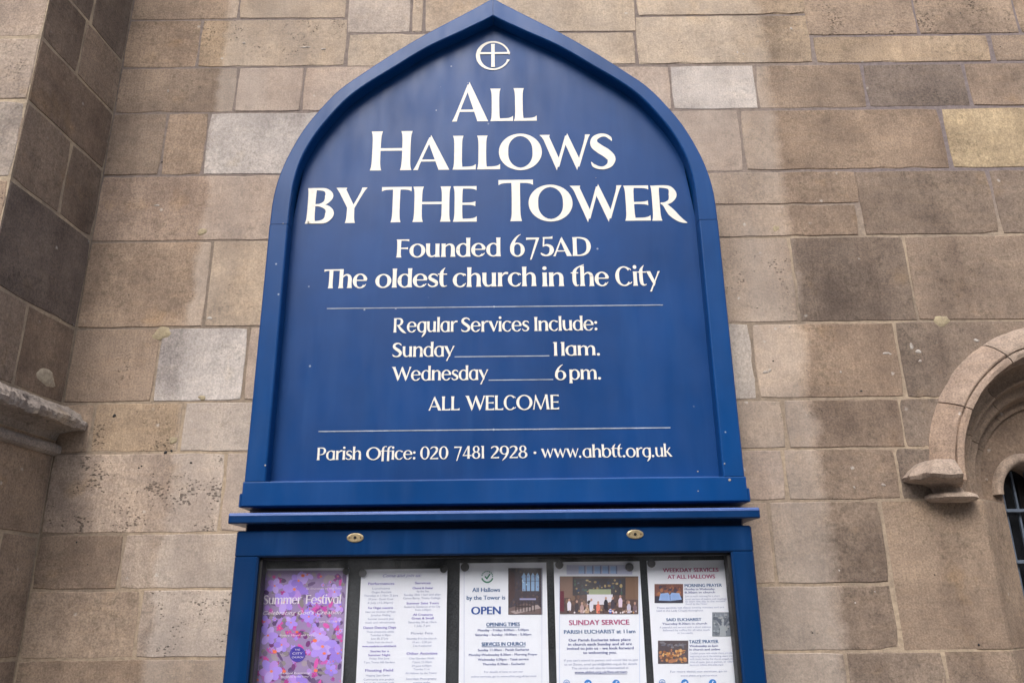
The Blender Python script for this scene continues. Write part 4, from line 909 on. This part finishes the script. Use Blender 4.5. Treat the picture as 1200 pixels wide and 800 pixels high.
# 1 ---- summer festival
zt1 = at(360, 665.5, YPP).z; xa, xb = at(300.8, 735, YPP).x, at(405, 735, YPP).x
p1 = poster('festival_poster', 'purple flower-photograph poster for a Summer Festival, leftmost in the notice case', xa, xb, zt1, 'paper_dim', zbot=zt1 - .297)
Lf = lambda y: 309.0 - (y - 666) * .098 + 1.6; Rt = lambda y: 408 - (y - 666) * .054 - 1.2
P = [([(Lf(668), 668), (Rt(668), 668), (Rt(800), 800), (Rt(806), 806), (Lf(806), 806), (Lf(800), 800)], s2l(160, 138, 185))]
box = (Lf, Rt, 668.2)
def petal(cx, cy, l, wd, a, col):
    q = ell(cx + math.cos(a) * l * .55, cy + math.sin(a) * l * .55, l * .55, wd, a, 9)
    if inside(q, box): P.append((q, col))
cols_l = [s2l(182, 150, 248), s2l(172, 145, 245), s2l(200, 170, 250), s2l(160, 128, 232), s2l(192, 145, 238)]
cols_m = [s2l(200, 55, 175), s2l(180, 50, 150), s2l(225, 70, 165), s2l(150, 45, 150)]
cols_d = [s2l(92, 60, 120), s2l(120, 50, 125), s2l(130, 110, 145), s2l(115, 90, 140), s2l(145, 135, 140), s2l(170, 155, 170), s2l(100, 75, 120)]
for i in range(330):
    x, y = rnd.uniform(295, 410), rnd.uniform(667, 806); q = ell(x, y, rnd.uniform(2.2, 7), rnd.uniform(1.4, 3.6), rnd.uniform(0, 3.1), 7)
    if inside(q, box): P.append((q, rnd.choice(cols_d + [s2l(222, 80, 180), s2l(205, 95, 190), s2l(190, 110, 200), s2l(180, 140, 225), s2l(170, 95, 180)])))
for i in range(85):
    x, y = rnd.uniform(300, 404), rnd.uniform(672, 800); s_ = rnd.uniform(1.6, 3.6); col = rnd.choice(cols_m if rnd.random() < .65 else cols_l); a0 = rnd.uniform(0, 6)
    for k_ in range(6): petal(x, y, s_ * rnd.uniform(.8, 1.3), s_ * .33, a0 + k_ * 1.05, col)
    if rnd.random() < .5: petal(x - .4, y, 1.4, 1.0, 0, s2l(245, 130, 90))
for cx, cy, s_, n_p in ((378, 757, 15, 7), (314, 744, 11, 6), (345, 690, 14, 6), (322, 686, 10, 5), (318, 786, 14, 6), (376, 700, 10, 6), (310, 728, 9, 5), (392, 693, 9, 6), (341, 729, 8, 5), (375, 742, 9, 6), (350, 680, 11, 5), (333, 705, 12, 6), (396, 765, 10, 6), (330, 755, 10, 6), (362, 722, 9, 6), (399, 710, 7, 6), (350, 800, 12, 6), (394, 728, 7, 5), (360, 673, 8, 5), (388, 785, 8, 5)):
    a0 = rnd.uniform(0, 6)
    for k_ in range(n_p): petal(cx, cy, s_ * rnd.uniform(.75, 1.1), s_ * .36, a0 + k_ * 6.28 / n_p, rnd.choice(cols_l))
    q = ell(cx, cy, s_ * .13, s_ * .12, 0, 8)
    if inside(q, box): P.append((q, s2l(250, 140, 100)))
for cx, cy, r in ((355, 674, 2.2), (369, 750, 2.6), (322, 763, 2.6), (380, 765, 2.0), (370, 785, 2.4), (333, 786, 2.2), (301.5, 796, 2), (348, 740, 1.8), (376, 675, 1.5)): P.append((ell(cx, cy, r, r * .8), s2l(250, 125, 85)))
art(p1, P, 'picture', 1, 'printed photograph of pink and lilac cosmos flowers')
serif_lines(p1, [('Summer', 308.9, 353.4, 707.2, 697), ('Festival', 358.4, 399.8, 706.8, 696.6)], 'ink_white', layer=9, wt=.17)
print_lines(p1, [('Celebrating God\u2019s Creation', 308, 400, 719.4, 4.6)], 'ink_white', 'heading', 9, shear=.3)
print_lines(p1, [('St Dunstan in the East', 359, 400.5, 690, 2.0), ('June 22 - July 2', 374, 398.5, 728.5, 2.0), ('Poetry, Music and Talks', 328, 368, 744.8, 2.2), ('Festival Evensong', 329, 363, 789, 2.2), ('All Hallows by the Tower', 329, 362, 793.2, 2.0)], 'ink_white', layer=9)
Yq = [(ell(348.5, 766, 9.2, 9.2, 0, 24), s2l(60, 45, 165)), (ell(348.5, 766, 8.3, 8.3, 0, 24), s2l(95, 80, 190)), (ell(348.5, 766, 7.7, 7.7, 0, 24), s2l(62, 48, 168))]
art(p1, Yq, 'logo', 9)
print_lines(p1, [('THE', 345.5, 351.5, 761.6, 2.0), ('CITY', 342.5, 354.5, 766.2, 2.4), ('CHURCH', 342, 355, 770.6, 2.2)], 'ink_white', layer=10)

# 2 ---- plain two-column list
zt2 = at(472, 666.2, YPP).z; xa, xb = at(420.2, 735, YPP).x, at(523.2, 735, YPP).x
p2 = poster('events_poster', 'white two-column text sheet headed Come and join us, between flowers and OPEN posters', xa, xb, zt2)
print_lines(p2, [('Come and join us:', 448.5, 494, 675.6, 3.6)], 'ink_violet', 'heading', 1, shear=.35)
L1 = [('Performances', 431.5, 462, 684.6, 2.8, 1), ('Lunchtime', 436.5, 457, 690, 2.2, 0), ('Organ Recitals', 435.5, 458.5, 694.3, 2.2, 0), ('Thursdays at 1.10pm 22 June', 426.5, 466.5, 698.3, 2.2, 0), ('29 June - Daniel Cook', 431.5, 461, 702.5, 2.2, 0), ('6 July (12.30pm)', 431, 460.5, 706.7, 2.2, 0),
      ('For Organ concerts', 431.5, 460.5, 712.8, 2.5, 1), ('Hear our Director of Music', 428.5, 463.5, 717.3, 2.2, 0), ('Jonathan Melling', 434.5, 457.5, 721.3, 2.2, 0), ('Summer concerts plus', 431, 461, 725.6, 2.2, 0), ('music and refreshments', 428, 463, 729.8, 2.2, 0),
      ('Dance Dancing Days', 426, 464, 736, 2.8, 1), ('Three consecutive weeks', 429.5, 461.5, 740.6, 2.2, 0), ('Tuesdays 6.30pm', 434, 458, 744.6, 2.2, 0), ('June 20, 27 July', 434.5, 455, 748.6, 2.2, 0), ('Tickets from the church', 429.5, 460, 753, 2.2, 0), ('www.eventbrite.co.uk/o/church', 424.5, 464, 757.5, 2.2, 1),
      ('Stories for a', 434, 455.5, 763.5, 2.4, 1), ('Summer Night', 431.5, 457.5, 768, 2.4, 1), ('Friday 30th June', 433, 456, 772, 2.2, 0), ('7 pm, Tower Hill Gardens', 426.5, 462.5, 776.4, 2.2, 0), ('Floating Field', 428, 460.5, 786.2, 3.0, 1), ('Wapping Open Garden', 428.5, 457, 791.8, 2.2, 0), ('Community arts project', 426, 461.5, 796.4, 2.2, 0), ('Art on the riverside walk', 426, 462, 800.5, 2.2, 0)]
L2 = [('Services', 486.5, 504.5, 683.8, 2.6, 1), ('Choral & Guitar', 483.5, 507.5, 689.6, 2.3, 1), ('by the Sea', 488.5, 502.5, 693.3, 2.2, 0), ('Sunday 25th 11am and after', 473.5, 516.5, 697.3, 2.3, 0), ('Canon Barry, Trinity College', 472.5, 516, 701.3, 2.2, 0), ('Summer Saint Tours', 476.5, 514, 707.4, 2.5, 1), ('Guided by Gentlemen of the City', 473.5, 516, 711.4, 2.2, 0), ('from 2.00pm', 486.5, 505, 715, 2.2, 0),
      ('All Creatures', 484, 507, 720.8, 2.5, 1), ('Great & Small', 482.5, 508, 725, 2.5, 1), ('Saturday 24 at 10am', 478.5, 511.5, 729.4, 2.2, 0), ('1 July, 7 pm', 486, 504, 733.6, 2.2, 0), ('Flower Fete', 481.5, 507, 742.6, 2.7, 0), ('Saturday 8 in the church', 476.5, 511.5, 748.6, 2.2, 0), ('10 am - 2.30 pm', 483.5, 505.5, 752.8, 2.2, 0), ('2 to 4 welcome!', 484, 505.5, 757, 2.2, 0),
      ('Other Activities', 476.5, 512.5, 766.4, 3.0, 1), ('City Garden Walk', 479.5, 509, 771.8, 2.2, 0), ('7 June 12.30pm', 483, 506, 776, 2.2, 0), ('29 June 6.00pm', 482.5, 505.5, 780.4, 2.2, 0), ('Tuesday 11 at', 484.5, 503.5, 784.4, 2.2, 0), ('All Hallows by the Tower', 475, 512, 789, 2.2, 0), ('Saturdays: Photography', 476, 511.5, 795.6, 2.2, 0), ('evening walks', 484, 504, 800, 2.2, 0)]
print_lines(p2, [q[:5] for q in L1 + L2 if q[5]], 'ink_violet', bold=.25); print_lines(p2, [q[:5] for q in L1 + L2 if not q[5]], 'ink_grey')

# 3 ---- open poster
zt3 = at(589, 659, YPP).z; xa, xb = at(538.2, 735, YPP).x, at(642, 735, YPP).x
p3 = poster('opening_hours_poster', 'white poster saying the church is OPEN, with a green tick and an interior photograph', xa, xb, zt3)
print_lines(p3, [('All Hallows', 553.5, 586, 693, 5.0), ('by the Tower is', 547, 592, 702, 4.8)], 'ink_blue', 'heading', bold=.35)
print_lines(p3, [('OPEN', 552.5, 586.5, 719.2, 9.2)], 'ink_deep', 'heading', bold=.9)
print_lines(p3, [('OPENING TIMES', 570, 609, 733, 4.2), ('SERVICES IN CHURCH', 564.5, 615.5, 756, 4.2)], 'ink_blue', 'heading', bold=.4)
print_lines(p3, [('Monday - Friday: 8.00am - 5.00pm', 560, 619.5, 738.8, 2.6), ('Saturday - Sunday: 10.00am - 5.00pm', 557, 622.5, 744.2, 2.6), ('Sunday 11.00am - Parish Eucharist', 560, 620, 762, 2.6), ('Monday-Wednesday 8.30am - Morning Prayer', 549.5, 630, 767.6, 2.6), ('Wednesday 6.00pm - Taiz\u00e9 service', 560, 619.5, 773.2, 2.6), ('Thursday 8.30am - Eucharist', 565.5, 615, 778.6, 2.6)], 'ink_navy', bold=.2)
print_lines(p3, [('For details of how to join our', 567.5, 613, 787.5, 2.3), ('online services, go to www.ahbtt.org.uk/services', 552, 628.5, 792.8, 2.3)], 'ink_grey')
u = at(570, 734, YPP); art(p3, [(quadp(570, 733.9, 609, 734.5), s2l(38, 92, 150)), (quadp(564.5, 756.9, 615.5, 757.5), s2l(38, 92, 150)), (quadp(543.6, 663, 544.1, 806), s2l(190, 195, 225)), (quadp(634.8, 663, 635.2, 806), s2l(190, 195, 225))], 'rule_line', 1)
def ring_pts(cx, cy, r0, r1, a0, a1, n=14):
    return [(cx + r1 * math.cos(a0 + (a1 - a0) * i / n), cy + r1 * math.sin(a0 + (a1 - a0) * i / n)) for i in range(n + 1)] + [(cx + r0 * math.cos(a1 + (a0 - a1) * i / n), cy + r0 * math.sin(a1 + (a0 - a1) * i / n)) for i in range(n + 1)]
gr = s2l(30, 125, 95); gp = [(ring_pts(571, 675.3, 5.6, 7.3, math.pi * .08, math.pi * .92), gr)]
for i in range(9):
    a = math.pi * (1.06 + .11 * i); gp.append((ring_pts(571, 675.3, 5.7, 7.0, a, a + .22, 2), s2l(70, 140, 130)))
gp.append(([(567.6, 675.6), (568.8, 674.2), (570.4, 676.2), (573.8, 671.6), (575, 672.4), (570.7, 678.6)], gr))
art(p3, gp, 'logo', 2)
P = [(quadp(595.6, 665.2, 635.6, 719.6), s2l(62, 52, 62))]
for i in range(90):
    x, y = rnd.uniform(597, 633), rnd.uniform(667, 717); P.append((ell(x, y, rnd.uniform(.8, 1.9), rnd.uniform(.8, 2.2), 0, 6), rnd.choice([s2l(75, 58, 62), s2l(48, 42, 58), s2l(90, 72, 70), s2l(60, 55, 75)])))
P.append(([(596, 666), (603, 672), (603, 700), (596, 708)], s2l(70, 50, 52)))
for i in range(4):
    x = 612 + i * 5.2; P.append(([(x, 692), (x, 674), (x + 2, 670.5), (x + 4, 674), (x + 4, 692)], s2l(140, 175, 215)))
    P.append((quadp(x, 680, x + 4, 680.7), s2l(90, 110, 150)))
for i in range(12): x = 611 + rnd.random() * 20; y = 674 + rnd.random() * 17; P.append((ell(x, y, .8, .9, 0, 6), rnd.choice([s2l(100, 130, 180), s2l(190, 215, 240), s2l(120, 110, 150)])))
P += [(quadp(609, 700.5, 628, 702.5), s2l(150, 150, 190)), ([(596, 712), (616, 706), (634, 712), (635, 719), (596, 719)], s2l(110, 92, 92)), ([(598, 716), (630, 708), (634, 712), (604, 719)], s2l(165, 150, 150)), (quadp(605, 709, 622, 711), s2l(60, 45, 48))]
for i in range(7): P.append((quadp(604 + i * 3.6, 703.5, 605.2 + i * 3.6, 716), s2l(55, 42, 48)))
art(p3, P, 'picture', 1, 'small printed photograph of a dim church interior')

# 4 ---- sunday service
zt4 = at(700, 657.6, YPP).z; xa, xb = at(650.8, 735, YPP).x, at(754, 735, YPP).x
p4 = poster('sunday_service_poster', 'white poster headed SUNDAY SERVICE under a photograph of an altar, second from right', xa, xb, zt4)
P = [(quadp(656, 674.8, 748, 719), s2l(92, 74, 72))]
def dab(n, x0, x1, y0, y1, cs, rx=(1, 3), ry=(1, 3)):
    for _ in range(n): P.append((ell(rnd.uniform(x0 + rx[1], x1 - rx[1]), rnd.uniform(y0 + ry[1], y1 - ry[1]), rnd.uniform(*rx), rnd.uniform(*ry), 0, 7), rnd.choice(cs)))
dab(60, 656, 748, 674.8, 719, [s2l(110, 84, 74), s2l(80, 62, 64), s2l(125, 100, 85)], (1, 4), (1, 4))
P += [(quadp(656, 675, 671, 700), s2l(130, 105, 95)), (quadp(733, 676, 748, 702), s2l(125, 98, 82)), (quadp(671, 677, 733, 697), s2l(70, 66, 72))]
dab(50, 671, 733, 677, 697, [s2l(90, 95, 110), s2l(150, 130, 95), s2l(60, 70, 95), s2l(170, 150, 110), s2l(75, 95, 85)], (.6, 2), (.6, 2.4))
P += [(quadp(690, 690, 716, 696), s2l(160, 170, 140)), (quadp(688, 696, 718, 708), s2l(225, 222, 235))]
dab(26, 656, 748, 702, 719, [s2l(60, 48, 52), s2l(90, 70, 70), s2l(140, 110, 100)], (1.5, 3.4), (1.5, 3.2))
for x, y, c_ in ((667, 704, (230, 225, 240)), (676, 706, (60, 50, 60)), (682, 708, (180, 150, 150)), (693, 704, (225, 225, 240)), (701, 707, (235, 130, 110)), (710, 702, (45, 42, 55)), (718, 702, (70, 60, 75)), (727, 700, (225, 205, 225)), (737, 707, (200, 195, 215)), (744, 708, (120, 100, 110)), (688, 711, (190, 160, 130))):
    P.append(([(x - 2, y + 11 if y < 708 else 718), (x - 2.4, y + 3), (x - 1, y), (x + 1, y), (x + 2.4, y + 3), (x + 2, y + 11 if y < 708 else 718)], s2l(*c_))); P.append((ell(x, y - 1.6, 1.3, 1.7, 0, 8), s2l(190, 150, 135)))
P += [(quadp(714, 713, 716.5, 718), s2l(60, 110, 220)), (quadp(717.5, 713.5, 719.5, 718), s2l(220, 50, 60)), (quadp(656, 692, 661, 716), s2l(105, 45, 60))]
dab(40, 664, 747, 712, 719, [s2l(215, 190, 180), s2l(150, 115, 95), s2l(70, 50, 50), s2l(235, 225, 230), s2l(190, 150, 110)], (.6, 1.5), (.6, 1.4))
art(p4, P, 'picture', 1, 'printed photograph of a priest and choir at the altar')
P = [(quadp(664, 661.6, 741, 672.6), s2l(196, 200, 228))]
for i in range(5): P.append((quadp(678 + i * 9.3, 663, 684.5 + i * 9.3, 671.5), s2l(165, 195, 240))); P.append((quadp(684.5 + i * 9.3, 662.4, 686.2 + i * 9.3, 671.8), s2l(140, 150, 195)))
art(p4, P, 'picture', 1, 'pale printed strip of church windows')
serif_lines(p4, [('SUNDAY', 667, 699, 731.4, 725.8), ('SERVICE', 703, 737, 731.2, 725.6)] if False else [], 'ink_red') if False else print_lines(p4, [('SUNDAY SERVICE', 667, 737.5, 731.6, 6.0)], 'ink_red', 'heading', bold=.5)
print_lines(p4, [('PARISH EUCHARIST at 11am', 661, 744.5, 741.6, 4.4)], 'ink_blue', 'heading', bold=.3)
print_lines(p4, [('Our Parish Eucharist takes place', 666.5, 739, 750.6, 3.1), ('in church each Sunday and all are', 666, 740.5, 755.6, 3.1), ('invited to join us - we look forward', 664.5, 742.5, 760.4, 3.1), ('to welcoming you.', 683.5, 722.5, 765.4, 3.1)], 'ink_navy', bold=.3)
print_lines(p4, [('If you can\u2019t attend in person and would like to join', 661, 747.5, 774, 2.5), ('us on Zoom, email parish@ahbtt.org.uk for details', 661.5, 746.5, 778.7, 2.5), ('The service will also be livestreamed at', 670, 736.5, 783.2, 2.5)], 'ink_grey')
print_lines(p4, [('www.ahbtt.org.uk/live-stream', 673.5, 735, 788, 2.7)], 'ink_navy', bold=.2)
art(p4, [(quadp(655.4, 675, 655.8, 806), s2l(175, 195, 235)), (quadp(749.4, 675, 749.8, 806), s2l(175, 195, 235)), (quadp(673.5, 788.7, 735, 789.2), s2l(70, 80, 140))], 'rule_line', 2)
def icons(p_, xs_, y):
    P = [(ring_pts(xs_[0], y, 3.0, 3.8, 0, 6.283, 18), s2l(120, 160, 215)), (quadp(xs_[0] - 3.2, y - .35, xs_[0] + 3.2, y + .35), s2l(120, 160, 215)), (ring_pts(xs_[0], y, 1.0, 1.6, 0, 6.283, 12), s2l(120, 160, 215))]
    for x in xs_[1:]: P.append((ell(x, y + .6, 4.4, 4.4, 0, 20), s2l(25, 130, 215)))
    x = xs_[1]; P.append(([(x - 2.4, y + 2), (x - 1.2, y + .8), (x - 2.2, y - .8), (x - .2, y + .2), (x + .4, y - 1.2), (x + 1.8, y - 1), (x + 2.2, y - .2), (x + 1.2, y + 1.8), (x - .6, y + 2.6)], s2l(245, 248, 255)))
    x = xs_[2]; P += [(quadp(x - .4, y - 1, x + .6, y + 4.6), s2l(245, 248, 255)), (quadp(x - 1.3, y + .8, x + 1.6, y + 1.6), s2l(245, 248, 255)), (quadp(x - .2, y - 1.8, x + 1.6, y - 1), s2l(245, 248, 255))]
    art(p_, P, 'logo', 3)
icons(p4, (664, 689, 722), 799.5)

# 5 ---- weekday services
zt5 = at(807, 656.2, YPP).z; xa, xb = at(762.5, 735, YPP).x, at(864, 735, YPP).x
p5 = poster('weekday_services_poster', 'white poster headed WEEKDAY SERVICES with three small pictures, rightmost in the notice case', xa, xb, zt5)
print_lines(p5, [('WEEKDAY SERVICES', 777, 842, 669.6, 4.6), ('AT ALL HALLOWS', 782.5, 838, 677.4, 4.6)], 'ink_red', 'heading', bold=.4)
print_lines(p5, [('MORNING PRAYER', 802.5, 846, 687.2, 3.8), ('SAID EUCHARIST', 781, 822, 727, 3.4), ('TAIZ\u00c9 PRAYER', 807.5, 842, 753, 3.8)], 'ink_blue', 'heading', bold=.3)
print_lines(p5, [('Monday to Wednesday', 802.5, 837.5, 690.8, 2.3), ('8.30am in church', 802.5, 838, 694.6, 2.3), ('Thursday 8.30am in church', 776, 828.5, 731.2, 2.3), ('Wednesday at 6pm', 808, 841.5, 757.2, 2.3), ('in church and online', 808, 844, 761.4, 2.3)], 'ink_navy', bold=.2)
gtx = [('Join us each morning for a short', 803, 843.5, 698.8), ('quiet service of psalms and readings', 803, 851.5, 702.2), ('to start the day in the ancient', 803, 850, 705), ('church by the Tower', 803, 829, 708), ('These services last about twenty minutes and are', 769.5, 848.5, 712.2), ('held in the Lady Chapel throughout', 769.5, 824, 715.8), ('A peaceful said service with a short address', 773, 833, 735.2), ('followed by coffee for all who work', 777, 832, 738.6), ('or live nearby', 794, 812, 742), ('Candlelit prayer with simple chants and silence', 808.5, 862, 765.6), ('beginning at six in the evening, every week', 808.5, 861, 769), ('with music led by the church singers and a', 808.5, 862.5, 772.4), ('time of quiet. Join in person, or watch', 808.5, 860, 775.8), ('live on our website, www.ahbtt.org.uk', 808.5, 848, 779.2), ('For more about our services, go to', 785.5, 852, 787), ('www.ahbtt.org.uk/services', 797.5, 840.5, 791.8)]
print_lines(p5, [q + (2.1,) for q in gtx], 'ink_grey')
P = [(quadp(767, 683.8, 800.5, 706), s2l(120, 78, 70))]; dab(36, 767, 800.5, 683.8, 700, [s2l(150, 95, 70), s2l(90, 60, 62), s2l(70, 60, 80), s2l(175, 115, 80)], (1, 3), (1, 2.6))
P += [(quadp(767.4, 698, 800.2, 706), s2l(50, 48, 68)), ([(772, 703), (774, 695), (783, 694), (785, 697), (787, 694), (796, 694.5), (799, 702), (785.5, 703.6)], s2l(150, 180, 230)), ([(784.6, 697), (785.6, 697), (785.9, 703), (785.1, 703)], s2l(95, 120, 180))]
for i in range(4): P.append((quadp(775, 696.6 + i * 1.5, 783, 696.9 + i * 1.5), s2l(110, 140, 200))); P.append((quadp(788, 696.6 + i * 1.5, 796, 696.9 + i * 1.5), s2l(110, 140, 200)))
art(p5, P, 'picture', 1, 'small printed photograph of an open blue-white book')
P = [(quadp(834.6, 716.8, 859.8, 745), s2l(128, 136, 148))]; dab(70, 834.6, 859.8, 716.8, 745, [s2l(105, 112, 125), s2l(150, 158, 168), s2l(90, 98, 112), s2l(165, 170, 176)], (.6, 2.2), (.6, 2.6))
P += [([(843, 745), (844, 733), (847, 728), (850, 733), (851, 745)], s2l(165, 172, 180)), (ell(847, 726.5, 1.7, 2.1, 0, 9), s2l(170, 176, 184)), ([(838, 724), (840, 722), (846, 731), (845, 733)], s2l(95, 102, 118)), ([(856, 724), (854, 722), (848, 731), (849, 733)], s2l(95, 102, 118))]
art(p5, P, 'picture', 1, 'small grey printed picture of a stone relief')
P = [(quadp(771, 750, 806.5, 777), s2l(84, 72, 78))]; dab(80, 771, 806.5, 759, 777, [s2l(200, 140, 80), s2l(150, 95, 60), s2l(225, 175, 110), s2l(110, 75, 60), s2l(175, 120, 90)], (.7, 2.4), (.7, 2.2))
dab(20, 771, 806.5, 750, 760, [s2l(100, 100, 115), s2l(75, 62, 66), s2l(125, 122, 130)], (1, 3.5), (.6, 1.8)); art(p5, P, 'picture', 1, 'small printed photograph of glowing candles')
icons(p5, (776, 802.5, 835), 799)
# drawing pins
def pin(px, py, r, mat, label):
    c0 = at(px, py, YPP - .004); k_ = r * .0023
    m = MB(); R = []
    for q, y in ((.55, YPP - .0009), (1.0, YPP - .0020), (1.04, YPP - .0045), (.92, YPP - .0062), (.60, YPP - .0070), (.25, YPP - .0073)): R.append([(c0.x + k_ * q * math.cos(a), y, c0.z + k_ * q * math.sin(a)) for a in [2 * math.pi * i / 20 for i in range(20)]])
    m.grid(R, close=True); m.poly(R[-1]); o = m.build('drawing_pin', M[mat], None, smooth=True); tag(o, label, 'drawing pin', 'round pins holding the posters')
pin(309.5, 668.5, 3.2, 'pin_grey', 'grey pin at the upper left corner of the flower poster')
pin(405.5, 668.8, 3.6, 'pin', 'black pin at the upper right corner of the flower poster')
pin(425.2, 671.2, 3.9, 'pin_grey', 'grey pin at the upper left corner of the two-column text sheet')
pin(520, 666.3, 3.8, 'pin', 'black pin at the upper right corner of the two-column text sheet')
pin(544.8, 664, 4.3, 'pin', 'black pin at the upper left corner of the OPEN poster')
pin(655.4, 661.2, 4.2, 'pin', 'black pin at the upper left corner of the Sunday service poster')
pin(737.6, 664, 4.2, 'pin_grey', 'grey pin near the upper right corner of the Sunday service poster')
pin(763.3, 659.8, 4.1, 'pin_grey', 'grey pin at the upper left corner of the weekday services poster')
pin(853.2, 659.8, 4.2, 'pin', 'black pin at the upper right corner of the weekday services poster')
# ------------------------------------------------------------------ far side of the street, added out of view for glass and gloss paint to mirror
ob = thing('offscreen_building', 'plain stone office building added unseen across the street to be mirrored in glass', 'building', (0, -15, 0))
m = MB(); m.box(-24, 24, -22, -15.3, 0, 10.5); m.build('wall', M['far_wall'], ob)
m = MB()
for i in range(17):
    x = -24 + i * 3; m.box(x - .45, x + .45, -15.3, -15, 0, 10.2, .02)
for z in (0.0, 3.6, 6.9, 9.9): m.box(-24.4, 24.4, -15.31, -14.94, z, z + .6, .02)
m.build('facade_frame', M['far_wall'], ob)
pane = None
for i in range(16):
    for z in (.7, 4.3, 7.6):
        if pane is None:
            m = MB(); m.box(.5, 2.5, -15.28, -15.22, 0, 2.2); pane = m.build('window', M['dark_glass'], ob)
            base = pane.location.copy(); pane.location = base + Vector((-24 + i * 3, 0, z))
        else:
            o = pane.copy(); C.objects.link(o); o.parent = ob; o.location = base + Vector((-24 + i * 3, 0, z))
